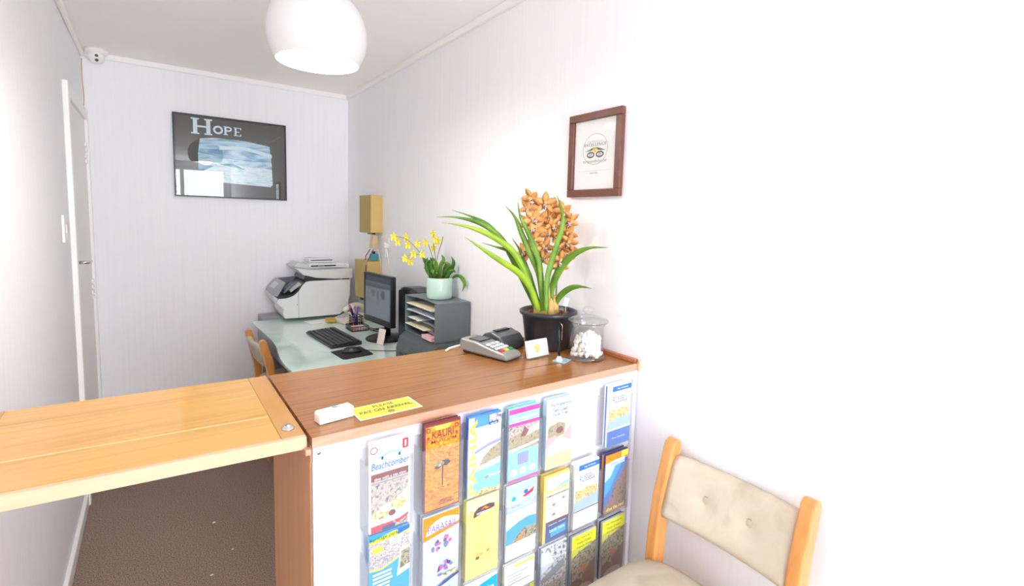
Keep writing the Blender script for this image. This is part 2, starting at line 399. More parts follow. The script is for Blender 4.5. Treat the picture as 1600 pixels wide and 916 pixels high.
# ------------------------------------------------------------------ reception counter
YB, YFc, ZT, XL = -2.49, -2.962, 1.03, -1.015
ct = thing('reception_counter', 'reception counter with brown woodgrain top and white front covered in leaflets', 'counter', (-.5, -2.72, 0)); o = (-.5, -2.72, 0)
MB(o).box((XL, YFc+.003, ZT-.02), (-.003, YB, ZT), bev=.0012).build('counter_top', LAMI, ct)
MB(o).box((XL, YFc-.001, ZT-.021), (-.003, YFc+.003, ZT+.0005)).build('front_edging', EDGE, ct)
MB(o).box((-.016, YFc+.004, ZT), (-.002, -2.76, ZT+.014), bev=.002).build('end_lip', wood('lip_wood', ['#b06a45', '#c47f59'], (20, 2, 8), 1, .4), ct)
MB(o).box((-.012, YFc-.012, ZT-.022), (-.001, YFc-.001, ZT+.012), bev=.002).build('corner_block', FLAPE, ct)
MB(o).box((XL+.018, YFc+.012, 0), (-.004, YFc+.03, ZT-.021)).build('front_panel', WHITE, ct)
fr = MB(o); fr.box((XL+.001, YFc+.001, ZT-.05), (-.004, YFc+.012, ZT-.0215), bev=.001); fr.box((XL+.001, YFc+.001, 0), (XL+.03, YFc+.012, ZT-.0505), bev=.001); fr.box((-.022, YFc+.001, 0), (-.004, YFc+.012, ZT-.0505), bev=.001)
fr.build('front_frame', WHITE, ct)
MB(o).box((XL-.001, -2.945, 0), (XL+.0175, -2.55, ZT-.0215), bev=.001).build('side_panel', SIDEW, ct)
MB(o).box((-1.0, -2.56, 0), (-.004, -2.545, ZT-.0215)).build('back_panel', SIDEW, ct)
MB(o).box((XL-.002, -2.955, ZT-.055), (XL+.0, -2.949, ZT-.0225)).build('side_edging', SIDEW, ct)
lt = MB(o).box((XL-.013, -2.962, ZT-.034), (XL-.001, -2.946, ZT-.022), bev=.002); lt.build('latch', EDGE, ct, 'small salmon wooden latch block')
MB(o).lathe([(0, 0), (.004, 0), (.004, .002), (0, .002)], c=(XL+.012, YFc, ZT-.032), n=12, M=Euler((PI/2, 0, 0)).to_matrix().to_4x4()).build('screw', CHROME, ct)

# hinged flap
fl = thing('counter_flap', 'honey coloured wooden lift-up counter flap bridging counter and left wall', 'counter flap', (-1.3, -2.7, 1.0)); o = (-1.3, -2.7, 1.0)
xr, xl = XL-.006, -W+.012
def plank(y0, y1, m=FLAPW):
    # the flap narrows slightly towards the wall: edges slant
    def yy(y, x):
        t_ = (x-xr)/(xl-xr); return y + t_*(.045 if y < -2.9 else (.03 if y > -2.5 else .035))
    t_ = MB(o); xa, xb = xr-.045, xl+.03
    t_.prism([(xa, yy(y0, xa)+.0006), (xa, yy(y1, xa)-.0006), (xb, yy(y1, xb)-.0006), (xb, yy(y0, xb)+.0006)], 1.005, ZT, 'z', bev=.0012)
    return t_
plank(-2.931, -2.795).build('plank', FLAPW, fl); plank(-2.795, -2.64).build('plank', FLAPW, fl); plank(-2.64, -2.487).build('plank', FLAPW, fl)
MB(o).prism([(xr-.046, -2.7965), (xr-.046, -2.7925), (xl+.03, -2.7925+.033), (xl+.03, -2.7965+.033)], 1.02, ZT+.0002, 'z').build('inlay_strip', mat('pale_inlay', '#f3d39a', .35), fl)
for xa, xb in ((xr-.0446, xr), (xl, xl+.0296)):
    yo = .0 if xb == xr else .037; t_ = MB(o).box((xa, -2.931+yo*1.15, 1.005), (xb, -2.487+yo*.8, ZT), bev=.0012); t_.build('end_board', FLAPX, fl)
t_ = MB(o).prism([(xr, -2.945), (xr, -2.9312), (xl, -2.8862), (xl, -2.90)], 1.003, ZT-.0003, 'z', bev=.002); t_.build('front_edging', FLAPE, fl)
MB(o).box((-W+.003, -2.47, ZT-.012), (xl-.001, -2.42, ZT+.012), bev=.002).build('hinge', mat('copper_hinge', '#b06a55', .4, .5), fl)
t_ = MB(o).lathe([(0, ZT), (.0125, ZT), (.013, ZT+.002), (.010, ZT+.005), (.0085, ZT+.005), (.0085, ZT+.0075), (.006, ZT+.009), (0, ZT+.009)], c=(-1.045, -2.885, 0), n=24); t_.build('latch_knob', CHROME, fl)

# ------------------------------------------------------------------ leaflet rack
YR = YFc+.012          # face of the white board
rk = thing('leaflet_rack', 'clear acrylic leaflet pockets fixed in staggered rows on the white counter front', 'leaflet rack', (-.5, YR, .5)); o = (-.5, YR, .5)
colx = {'A': (-.908, -.815), 'B': (-.780, -.686), 'C': (-.664, -.568), 'D': (-.542, -.442), 'E': (-.416, -.322), 'F': (-.300, -.200), 'G': (-.172, -.070)}
rowz = {1: .80, 2: .583, 3: .366, 4: .15}
YFACE = -2.992
def pocket(c, r):
    x0, x1 = colx[c]; z0 = rowz[r]; x0 -= .006; x1 += .006; zt = z0+.155; yo_ = YFACE-.006
    t_ = MB(o)
    t_.box((x0, yo_, z0-.006), (x1, yo_+.002, zt)); t_.box((x0, yo_+.002, z0-.006), (x0+.002, YR-.001, zt)); t_.box((x1-.002, yo_+.002, z0-.006), (x1, YR-.001, zt)); t_.box((x0+.002, yo_+.002, z0-.006), (x1-.002, YR-.001, z0-.004))
    t_.build('pocket', ACR, rk)
for c in 'ABCDEFG':
    for r in (1, 2, 3, 4):
        if (c, r) == ('F', 1): continue
        pocket(c, r)
board = MB(o).box((-.955, YR-.0008, .08), (-.03, YR-.0001, ZT-.055)); board.build('backing_board', mat('board_white', '#dedee2', .4), rk)

Wt = flat('ink_white', '#fbfbfb'); Bk = flat('ink_black', '#2a2a2c'); Pk = flat('ink_magenta', '#e8479f'); Tq = flat('ink_turquoise', '#8fe3e2'); Or = flat('ink_orange', '#f28c1c'); Ye = flat('ink_yellow', '#f7e84f'); Lm = flat('ink_lime', '#e3e63c')
Bl = flat('ink_blue', '#2f6fc4'); Bd = flat('ink_navy', '#2c4a86'); Cy = flat('ink_cyan', '#16a5e6'); Lb = flat('ink_pale_blue', '#c9e2f3'); Sk = flat('ink_sky', '#4f8fdc'); Rd = flat('ink_red', '#cf3148'); Py = flat('ink_pale_yellow', '#fbf2a4'); Pu = flat('ink_purple', '#7d6fc0'); Gy = flat('ink_grey', '#8f959c'); Mr = flat('ink_maroon', '#7c3434'); Cr = flat('ink_cream', '#f3ead6'); Sea = flat('ink_sea', '#7fd3e6'); Hill = flat('ink_mauve_hill', '#8f97bd')
Photo1 = textured('photo_food', ['#a9743c', '#f1e3c8', '#e2b04a', '#6d4a31'], (1, 1, 1), 95, 3, .5)
Photo2 = textured('photo_street', ['#5e5a55', '#c7beb2', '#8d867c'], (1, 1, 1), 90, 3, .5)
Photo3 = textured('photo_sunset', ['#a83010', '#f6a71e', '#dd5a16', '#f9cf3f'], (1, 1, 2.2), 34, 4, .5, distort=2)
Photo4 = textured('photo_rock', ['#8a7b5f', '#b6a57f', '#6f6a4e'], (1, 1, 1), 110, 3, .5)
Photo5 = textured('photo_forest', ['#2f3d28', '#76805a', '#b9a98c', '#4a4234'], (1, 1, 1), 100, 3, .5)
Photo6 = textured('photo_crowd', ['#3d3a42', '#d9c9c2', '#8c8b95', '#f0ded4'], (1, 1, 1), 130, 3, .5)
Photo7 = textured('photo_town', ['#6f6a3a', '#e0b54c', '#f4e3ae', '#a87f3a'], (1, 1, 1), 130, 3, .5)
Photo8 = textured('photo_deep_sea', ['#3c3a40', '#7a6258', '#a06f52', '#2f4d66'], (1, 1, 1), 90, 3, .5)
Photo9 = textured('photo_grey', ['#3c3d42', '#9aa0a8', '#e1e4e8', '#5b5d62'], (1, 1, 1), 90, 3, .5)
def cvA1(p):
    p.rect(0, 0, 1, 1, Wt); p.rect(.04, .0, .96, .66, Photo2); p.rect(.04, .58, .96, .66, Mr); p.text('dine with a sea view', .12, .585, .9, .615, Wt); p.rect(.04, .545, .96, .56, Gy)
    p.poly([(.04, .16), (.3, .27), (.6, .3), (.96, .42), (.96, .08), (.04, .08)], Wt); p.ell(.27, .19, .2, .055, Photo1); p.ell(.72, .26, .2, .06, Photo7); p.ell(.55, .17, .09, .035, Mr)
    p.rect(.04, 0, .58, .07, Rd); p.rect(.3, 0, .62, .045, Bd); p.poly([(.62, .06), (.96, .12), (.96, .09), (.7, .03)], Rd)
    p.poly([(.02, .72), (.02, .78), (.2, .87), (.5, .915), (.8, .88), (.98, .8), (.98, .74)], Lb); p.poly([(.2, .845), (.5, .895), (.8, .865), (.8, .84), (.5, .865), (.2, .82)], Tq)
    p.text('Beachcomber', .04, .71, .96, .79, Bl, .01, .02); p.ring(.1, .93, .09, .04, .02, Rd); p.rect(.8, .88, .94, .99, Rd); p.rect(.85, .9, .89, .97, Wt); p.ell(.3, .83, .03, .02, Bd); p.ell(.72, .83, .03, .02, Bd)
def cvA2(p):
    p.rect(0, 0, 1, 1, Cy); p.poly([(0, .62), (.3, .6), (.65, .65), (1, .74), (1, .97), (.6, .99), (0, .95)], Lm); p.poly([(0, .64), (.3, .62), (.65, .67), (1, .76), (1, .93), (0, .92)], Photo6)
    p.text('heritage park', .02, .93, .72, .985, Bk, .01); p.poly([(.7, .93), (1, .96), (1, 1), (.7, 1)], Bl); p.ell(.2, .84, .13, .04, Ye); p.rect(.5, .84, .78, .93, Wt); p.lines(.53, .85, .75, .92, 3, Gy)
    p.poly([(.68, .46), (1, .5), (1, .78), (.76, .76)], Wt); p.poly([(.74, .53), (1, .56), (1, .75), (.79, .73)], Photo5); p.lines(.08, .34, .6, .6, 6, Lb, .6); p.lines(.1, .2, .85, .3, 3, Tq, .6); p.rect(.1, .05, .35, .15, Wt)
def cvB1(p):
    p.rect(0, 0, 1, 1, Mr); p.rect(.035, .02, .97, .975, Photo3); p.poly([(.25, .97), (.75, .97), (.68, .93), (.5, .915), (.3, .93)], Ye)
    p.text('KAURI', .2, .83, .80, .92, Mr, .015); p.text('MUSEUM', .18, .78, .88, .815, Mr, .01)
    for u in (.1, .88): p.ring(u, .935, .06, .028, .025, Mr); p.ell(u, .85, .04, .02, Rd)
    p.poly([(.27, .49), (.34, .54), (.5, .565), (.66, .56), (.73, .52), (.62, .495), (.5, .5), (.38, .48)], Bk); p.ell(.42, .53, .12, .03, Photo5); p.rect(.485, .27, .515, .5, Bk); p.text('...', .35, .25, .7, .26, Bk); p.lines(.4, .06, .86, .12, 3, Mr)
def cvB2(p):
    p.rect(0, 0, 1, 1, Lb); p.poly([(0, .72), (1, .80), (1, 1), (0, 1)], Or); p.poly([(.05, .78), (.15, .88), (.35, .93), (.55, .95), (.8, .93), (1, .9), (1, .84), (.5, .81)], Cr); p.text('PARASAIL', .12, .80, .95, .885, Pu, .02); p.text('bay of islands', .3, .9, .75, .925, Or)
    p.poly([(0, .70), (1, .78), (1, .8), (0, .72)], Wt); p.rect(0, .42, 1, .435, Wt); rd = random.Random(5)
    for a, b_ in ((.35, .62), (.68, .64), (.42, .3), (.68, .34)):
        for k in range(7): p.ell(a+rd.uniform(-.09, .09), b_+rd.uniform(-.05, .06), .035+rd.random()*.04, .014+rd.random()*.02, [Pu, Bd, Pk, Wt][k % 4])
    p.poly([(.2, .1), (.6, .17), (1, .22), (1, .19), (.6, .13)], Bd); p.rect(.55, .22, .95, .26, Photo1); p.lines(.1, .02, .9, .09, 3, Bl)
def cvC1(p):
    p.rect(0, 0, 1, 1, Wt); p.poly([(0, .85), (1, .85), (1, 1), (0, 1)], Sk); p.poly([(0, .74), (1, .78), (1, .87), (0, .86)], Lb); p.poly([(.2, .53), (.55, .58), (1, .62), (1, .66), (.6, .63), (.2, .57)], Hill)
    p.poly([(.2, .40), (1, .44), (1, .58), (.2, .54)], Lb); p.poly([(.33, .36), (.45, .46), (.65, .54), (.85, .585), (1, .61), (1, .41)], Photo4); p.poly([(.3, .35), (1, .4), (1, .42), (.36, .37)], Cr)
    p.poly([(0, 0), (1, 0), (1, .34), (0, .3)], Sea); p.ell(.58, .2, .09, .016, Photo5); p.rect(.65, .2, 1, .22, Wt); p.poly([(.15, 0), (.4, .06), (.6, .07), (.8, .03), (1, .05), (1, 0)], Photo7)
    p.rect(.62, .86, 1, .99, Photo9); p.rect(.62, .86, .9, .9, Bd); p.text('north', .66, .865, .86, .89, Wt); p.text('bay of islands', .3, .78, .85, .82, Ye); p.rect(.0, 0, .17, 1, Lb)
    p.text('PAIHIA', .01, .03, .25, .97, Ye, .03, rot=1)
def cvC2(p):
    p.rect(0, 0, 1, 1, Py); p.rect(0, 0, 1, .86, flat('ink_soft_yellow', '#f9ec7c')); p.poly([(.2, .77), (.22, .84), (.35, .89), (.7, .9), (.86, .88), (.86, .83), (.7, .82), (.4, .79)], flat('ink_plum', '#5c4a55')); p.poly([(.4, .84), (.55, .88), (.7, .85), (.6, .84), (.55, .86)], Or); p.lines(.3, .8, .8, .83, 2, Wt, .4)
    p.lines(.15, .2, .9, .76, 15, flat('ink_buff', '#e3cf66'), .3, .4, 3); p.text('Fine', .3, .25, .5, .31, Or, .01, .03); p.ell(.68, .29, .05, .02, Or); p.ell(.35, .24, .06, .02, Mr)
def cvC3(p):
    p.rect(0, 0, 1, 1, Wt); p.poly([(.08, .1), (1, .1), (1, .98), (.85, .97), (.08, .9)], Cy); p.text('cruise', .45, .8, .9, .88, Wt)
def cvD1(p):
    p.rect(0, 0, 1, 1, Tq); p.rect(0, .93, 1, 1, Pk); p.rect(0, .76, 1, .81, Pk); p.text('bay explorer', .1, .83, .95, .89, Wt, .02); p.rect(0, .42, 1, .76, Photo4); p.poly([(0, .62), (.4, .66), (1, .7), (1, .76), (0, .76)], Photo2); p.poly([(.38, .6), (.5, .74), (.62, .68), (.7, .66), (.6, .6)], Mr)
    p.poly([(.55, .6), (1, .64), (1, .74), (.7, .7)], Cr); p.poly([(0, .42), (.5, .44), (1, .48), (1, .5), (.3, .47), (0, .46)], Wt); p.rect(.3, .22, .66, .38, Hill)
    for u in (.18, .48, .8): p.ell(u, .13, .12, .05, Wt)
    p.rect(0, 0, 1, .035, Pk)
def cvD2(p):
    p.rect(0, 0, 1, 1, Wt); p.poly([(0, .64), (1, .66), (1, 1), (0, 1)], flat('ink_lilac_blue', '#a9bfe4')); p.lines(.05, .68, .95, .82, 5, Lb, .5, .1); p.poly([(.15, .78), (.5, .84), (.85, .9), (.8, .86), (.5, .8), (.2, .76)], Wt); p.poly([(.5, .82), (.9, .9), (.86, .84), (.6, .8)], Rd); p.ell(.62, .87, .07, .03, Bl); p.ell(.22, .82, .07, .03, Cy)
    p.text('ferry trips', .15, .7, .42, .73, Bk)
    p.poly([(0, .22), (1, .22), (1, .50), (.7, .52), (.4, .49), (0, .42)], Cy); p.poly([(.1, .2), (.35, .3), (.6, .38), (1, .37), (1, .22)], Photo5); p.poly([(.3, .22), (.55, .35), (.6, .36), (.5, .22)], Or); p.poly([(.1, .2), (1, .2), (1, .225), (.1, .22)], Wt)
def cvD3(p):
    p.rect(0, 0, 1, 1, Wt); p.rect(.3, .95, 1, .98, Lm); p.lines(.1, .72, .9, .9, 4, Gy, .3, .5); p.rect(0, 0, 1, .62, Photo6); p.ell(.55, .45, .3, .12, Rd); p.text('sale', .35, .41, .75, .49, Wt, .02); p.rect(.85, .2, 1, .6, Lm)
def cvE1(p):
    p.rect(0, 0, 1, 1, flat('ink_pale_ice', '#e1eff8')); p.text('The Waitangi to', .12, .885, .97, .945, Bd, .02); p.text('Twin Coast', .22, .815, .82, .87, Bd, .02); p.text('Cycle Trail', .22, .745, .82, .80, Bd, .02); p.poly([(0, .4), (1, .42), (1, .74), (.6, .7), (0, .62)], flat('ink_straw', '#ebe9b4'))
    p.poly([(.05, .42), (.7, .46), (.75, .62), (.5, .66), (.1, .62)], Photo4); p.ell(.18, .56, .12, .06, Photo5); p.ell(.52, .54, .14, .05, Mr); p.poly([(0, .3), (.4, .42), (.35, .48), (0, .45)], flat('ink_dusty_pink', '#d9b3b5')); p.poly([(1, .34), (1, .6), (.6, .42)], flat('ink_dusty_pink', '#d9b3b5'))
    p.ell(.5, .2, .5, .18, Wt); p.rect(0, 0, 1, .2, flat('ink_lemon', '#f3ee9a'))
def cvE2(p):
    p.rect(0, 0, 1, 1, flat('ink_amber', '#f2cf72')); p.rect(.1, 0, 1, .97, Wt); p.rect(.1, .8, 1, .95, Lb); p.poly([(.1, .73), (1, .76), (1, .82), (.5, .8), (.1, .79)], Photo7); p.poly([(.4, .78), (1, .8), (1, .86), (.7, .83)], Tq); p.text('BAY TOURS', .2, .71, .95, .77, Ye, .01); p.rect(.1, .68, 1, .705, Photo5)
    p.lines(.15, .42, .95, .66, 6, Lb, .3, .4); p.ell(.78, .6, .06, .02, Gy); p.ell(.4, .54, .07, .02, Gy); p.ell(.4, .4, .07, .02, Gy); p.lines(.15, .38, .95, .62, 4, Gy, .1, .5, 4); p.rect(.1, 0, 1, .3, Bd); p.rect(.1, .28, 1, .31, Mr); p.poly([(.3, .06), (.9, .08), (.9, .2), (.3, .18)], Cy); p.text('open daily', .2, .24, .9, .27, Wt); p.text('book here', .25, .14, .85, .19, Wt)
def cvE3(p):
    p.rect(0, 0, 1, 1, Photo9); p.poly([(0, .62), (.5, .74), (.3, .92), (0, .95)], PAPERB); p.poly([(.0, .55), (.6, .68), (.9, .72), (.9, .6), (.3, .5), (0, .5)], Gy); p.rect(0, .3, .9, .45, Photo2)
def cvR(p):
    p.rect(0, 0, 1, 1, flat('ink_ice', '#f1f7fc')); p.rect(.16, .9, 1, .985, Bl); p.text('bay of islands', .38, .925, .85, .955, Wt, .01); p.text('RUSSELL', .2, .71, .84, .82, Bd); p.ell(.34, .765, .045, .02, Lb); p.rect(.05, .44, .95, .6, Photo7); p.poly([(.05, .42), (.95, .48), (.95, .6), (.6, .62), (.05, .56)], Photo7)
    p.poly([(.0, .28), (1, .3), (1, .47), (.5, .46), (0, .42)], flat('ink_harbour', '#a9c6ea')); p.rect(0, .0, 1, .26, Bl if p.kind == 'G' else Wt)
    if p.kind == 'G': p.text('ferry timetable', .2, .11, .8, .145, Wt)
    else: p.rect(0, .26, 1, .275, Bd); p.text('ferry timetable', .1, .2, .6, .23, Bl); p.lines(.1, .04, .9, .17, 4, Lb)
def cvG2(p):
    p.rect(0, 0, 1, 1, Photo8); p.poly([(0, .12), (.3, .25), (.45, .45), (.7, .58), (.95, .75), (1, .8), (1, .9), (0, .9)], Bl); p.poly([(0, .3), (.25, .4), (.4, .55), (.6, .68), (.75, .82), (.7, .9), (0, .9)], Cy); p.poly([(0, .55), (.25, .62), (.4, .75), (.5, .88), (0, .9)], Lb); p.poly([(0, .86), (.5, .88), (1, .86), (1, 1), (0, 1)], Or); p.rect(.7, .9, 1, 1, Ye); p.poly([(.2, .78), (.85, .8), (.85, .89), (.2, .88)], Lb)
    p.text('paihia dive', .25, .81, .85, .85, Bd); p.text('dive the reef', .12, .03, .92, .10, Ye, .02); p.rect(.1, .03, .9, .035, Or)
def cvK(p):
    p.rect(0, 0, 1, 1, Photo5); p.poly([(0, .66), (.5, .74), (1, .8), (1, 1), (0, 1)], Lm)
    for i, t_ in enumerate(('The Waitangi to', 'Twin Coast', 'Cycle Trail', 'Brochure')): p.text(t_, .14+.06*(i > 0)+.06*(i == 3), .92-.07*i, .86-.06*(i > 0), .955-.07*i, flat('ink_olive', '#6f7320'), .01)
    p.poly([(0, .25), (.25, .3), (.5, .2), (.3, 0), (0, 0)], flat('ink_brown_photo', '#77604f')); p.poly([(.45, .3), (1, .52), (1, .1), (.6, .05)], flat('ink_brown_photo2', '#86695c')); p.ell(.5, .42, .14, .05, flat('ink_coral', '#d2795f')); p.ell(.5, .05, .4, .1, flat('ink_ash', '#b5aca0'))
BRO = [
 ('A', 1, .200, cvA1, Wt, Photo2, .010, 'restaurant leaflets headed Beachcomber with plates of food, leftmost pocket of the top row'),
 ('B', 1, .212, cvB1, Mr, Bk, .014, 'orange sunset KAURI MUSEUM booklets with a lone dark tree, second pocket of the top row'),
 ('C', 1, .203, cvC1, Sk, Bd, .012, 'beach brochures with yellow lettering down the left edge and a rocky headland'),
 ('D', 1, .197, cvD1, Tq, Pk, .018, 'turquoise and magenta banded brochures in the top row above the blue boat leaflets'),
 ('E', 1, .195, cvE1, Lb, Lb, .018, 'pale blue Twin Coast Cycle Trail brochures, top row right of the magenta ones'),
 ('G', 1, .190, cvR, Wt, Bl, .018, 'RUSSELL leaflets with solid blue base, top right corner pocket'),
 ('A', 2, .208, cvA2, Cy, Lm, .010, 'bright blue heritage park leaflets with crowd photo, below the restaurant leaflets'),
 ('B', 2, .205, cvB2, Lb, Or, .020, 'orange topped PARASAIL leaflets below the sunset museum booklets'),
 ('C', 2, .206, cvC2, Py, Ye, .018, 'plain yellow brochures with dark oval logo, below the beach brochures'),
 ('D', 2, .205, cvD2, Wt, Sk, .018, 'blue and white leaflets with boat above and headland below'),
 ('E', 2, .195, cvE2, flat('ink_amber', '#f2cf72'), Ye, .018, 'yellow edged tour leaflets with white middle and navy foot'),
 ('F', 2, .194, cvR, Wt, Lb, .022, 'RUSSELL leaflets with white base, beside the orange topped dive brochure'),
 ('G', 2, .190, cvG2, Bd, Or, .022, 'orange topped dive brochures with blue sea and dark reef at the right end'),
 ('C', 3, .203, cvC3, Wt, Cy, .012, 'blue fronted cruise leaflets in white border, low pocket under the yellow brochures'),
 ('D', 3, .200, cvD3, Wt, Lm, .012, 'white leaflets with red oval badge, low pocket under the headland leaflets'),
 ('E', 3, .200, cvE3, PAPERB, Gy, .016, 'grey photo leaflets flopping sideways, low pocket under the yellow edged ones'),
 ('F', 3, .190, cvK, flat('edge_pale_grey', '#c6cbd0'), Gy, .022, 'lime headed brown cycle trail brochures below the white based RUSSELL leaflets'),
 ('G', 3, .190, cvK, flat('edge_pale_grey', '#c6cbd0'), Bk, .022, 'lime headed brown cycle trail brochures in the right end column'),
 ('A', 3, .2, cvD3, Wt, Gy, .012, 'leaflets in the low leftmost pocket, mostly below the frame'),
 ('B', 3, .2, cvC2, Py, Gy, .012, 'yellow leaflets in a low pocket under the PARASAIL leaflets'),
]
for c, r, h, fn, edge, top, dep, lab in BRO:
    x0, x1 = colx[c]; z0 = rowz[r]; w = x1-x0
    b_ = thing('brochure_stack', 'stack of '+lab.replace('booklets with a lone dark tree, second pocket of the top row', 'booklets with a lone dark tree'), 'brochures', (x0, YFACE, z0), 0, 'brochures in the counter rack')
    yb = dep
    MB().box((0, 0, 0), (w, .0015, h)).build('front_leaflet', edge, b_)
    n = 3
    for k in range(n):
        d0 = .0017+(yb-.0017)*k/n; d1 = .0017+(yb-.0017)*(k+1)/n-.0004
        MB().box((.0004*k, d0, 0), (w-.001*k, d1, h+(.002, -.001, .003)[k])).build('leaflet', top if k == 1 else edge, b_)
    p = Print(w, h); p.kind = c; fn(p)
    p.build('cover_print', frame_M((0, -.0001, 0), (1, 0, 0), (0, 0, 1)), b_)

# ------------------------------------------------------------------ things on the counter
Z = ZT+.0004
# yellow sign
sg = thing('laminated_sign', 'laminated yellow sign reading PLEASE PAY ON ARRIVAL lying on the counter', 'sign', (-.905, -2.929, Z), math.radians(1.5))
MB().box((0, 0, 0), (.152, .078, .0012)).build('lamination', flat('laminate_white', '#f7f6ec', .15), sg)
p = Print(.152, .078); p.rect(.02, .03, .97, .97, flat('ink_sign_yellow', '#e6d848', .6)); p.text('PLEASE', .34, .68, .68, .86, flat('ink_sign_olive', '#4a5630'), .012); p.text('PAY ON ARRIVAL', .08, .36, .92, .56, flat('ink_sign_olive', '#4a5630'), .012); p.ring(.52, .18, .05, .09, .015, flat('ink_sign_olive', '#4a5630')); p.ell(.52, .18, .025, .04, Gy)
p.build('sign_print', frame_M((0, 0, .0013), (1, 0, 0), (0, 1, 0)), sg)
# white card dispenser box
wb_ = thing('card_box', 'small white box with a blue spot at the left end of the counter', 'box', (-.985, -2.905, Z), math.radians(8))
MB().prism([(0, 0), (.078, 0), (.078, .024), (.004, .024), (0, .02)], 0, .03, 'y', bev=.0015).build('box_body', mat('box_white', '#f3f1ea', .5), wb_)
p = Print(.078, .03); p.ell(.55, .72, .09, .18, flat('ink_teal', '#4aa7b5')); p.build('box_print', frame_M((0, 0, .0242), (1, 0, 0), (0, 1, 0)), wb_)
# payment terminal with base
et = thing('card_terminal', 'silver handheld card payment terminal with red, yellow and green keys', 'card terminal', (-.365, -2.63, Z), math.radians(16))
side = [(-.105, .010), (-.10, .004), (.09, .006), (.105, .02), (.10, .048), (.03, .046), (-.03, .034), (-.092, .026), (-.105, .018)]
def mirror(prof): return prof
MB().prism(side, -.04, .04, 'x', bev=.007, seg=3).build('terminal_body', SILV, et)
MB().prism([(-.098, 0), (.09, 0), (.09, .01), (-.098, .008)], -.036, .036, 'x', bev=.003).build('terminal_base', BLK2, et)
def tz(y): return .0262+(y+.092)*(.020/.122)
MB().obox((0, .045, .0478), (.056, .05, .004), (math.radians(2), 0, 0), bev=.001).build('display', mat('lcd_dark', '#3a3e3c', .2), et)
mk = [mat('key_grey', '#d5d8dc', .5), mat('key_red', '#cf3a44', .4), mat('key_yellow', '#e3c94b', .4), mat('key_green', '#2f9b55', .4)]
for i in range(4):
    for j in range(3):
        y = -.07+.019*i; m_ = mk[0] if i else mk[1+j]
        MB().obox((-.022+.022*j, y, tz(y)+.0015), (.017, .013, .005), (math.radians(9.5), 0, 0), bev=.0015).build('key', m_, et)
MB().tube([(-.02, .1, .02), (-.03, .125, .012), (-.05, .14, .006), (-.075, .13, .005)], .004).build('cable', CREAM, et)
ps = thing('terminal_printer', 'dark grey rounded receipt printer dock behind the silver card terminal', 'receipt printer', (-.27, -2.575, Z), math.radians(14))
MB().prism([(-.05, 0), (.065, 0), (.072, .02), (.05, .05), (.01, .062), (-.03, .05), (-.05, .03)], -.055, .06, 'x', bev=.008, seg=3, smooth=False).build('dock_body', mat('dock_grey', '#55585b', .3, .2), ps)
MB().obox((0, .012, .0625), (.07, .02, .004), (0, 0, 0), bev=.001).build('paper_slot', BLK, ps)
# business card holder
ch = thing('card_holder', 'clear holder of white business cards printed with a gold motif', 'card holder', (-.245, -2.742, Z), math.radians(3))
hm = MB().prism([(-.006, 0), (.03, 0), (.03, .002), (-.004, .002), (.012, .05), (.010, .051)], -.05, .05, 'x'); hm.build('holder', ACR, ch)
tilt = math.radians(-14)
MB().obox((0, .009, .0305), (.090, .010, .056), (tilt, 0, 0), mat('card_white', '#f7f5ee', .5)).build('card_stack', None, ch)
p = Print(.09, .056)
for (a, b2, r1, r2) in ((.42, .55, .1, .17), (.5, .48, .1, .16), (.45, .35, .08, .12), (.54, .62, .06, .1)): p.ell(a, b2, r1, r2, flat('ink_gold', '#e8c67c'))
Rx = Euler((tilt, 0, 0)).to_matrix()
p.build('card_print', frame_M(Vector((0, .009, .0305))+Rx @ Vector((-.045, -.0052, -.028)), (1, 0, 0), Rx @ Vector((0, 0, 1))), ch)
# chained pen on stand
pn = thing('counter_pen', 'black pen standing upright in a small blue adhesive base', 'pen', (-.203, -2.812, Z), math.radians(20))
MB().box((-.027, -.022, 0), (.027, .022, .003), bev=.001).build('stand_pad', mat('pad_blue', '#9cc3d3', .4), pn)
MB().lathe([(.011, .003), (.010, .008), (.006, .017), (0, .018)], c=(-.012, .004, 0), n=16).build('socket', TRIM, pn)
MB().tube([(-.012, .004, .016), (-.013, .005, .03), (-.010, .006, .1), (-.008, .007, .125), (-.010, .006, .128)], [.0025, .0048, .0052, .004, .003], 10).build('pen_body', BLK2, pn)
MB().tube([(-.005, .0, .07), (-.004, .001, .118), (-.008, .004, .124)], .0013, 6).build('pen_clip', CHROME, pn)
# glass jar of shells
jr = thing('glass_jar', 'lidded clear glass jar on the counter beside the black flower pot', 'jar', (-.105, -2.826, Z)); jr.scale = (.87, .87, 1)
MB().lathe([(0, 0), (.070, 0), (.074, .004), (.072, .012), (.062, .022), (.060, .035), (.062, .1), (.060, .108), (.066, .114), (.066, .122), (.063, .122), (.063, .115), (.057, .108), (.058, .1), (.057, .035), (.060, .02), (.05, .008), (0, .008)], n=40, caps=False).build('jar_body', JARG, jr)
MB().lathe([(.075, .1235), (.077, .127), (.075, .131), (.06, .136), (.035, .143), (.014, .147), (.010, .152), (.02, .158), (.022, .166), (.014, .173), (0, .175)], n=40, caps=False).build('lid', JARG, jr)
MB().lathe([(.066, .1225), (.0765, .1235), (.0775, .127)], n=40, caps=False).build('rim', thin_glass('rim_glass', (.80, .83, .82), .05, 1.8), jr)
SH = textured('shell', ['#c9b39c', '#f6f2ec', '#ffffff', '#e6dacb'], (1, 1, 1), 90, 3, .5, pos=[.25, .36, .66, .78])
rd = random.Random(11); k = 0; placed = []
tries = 0
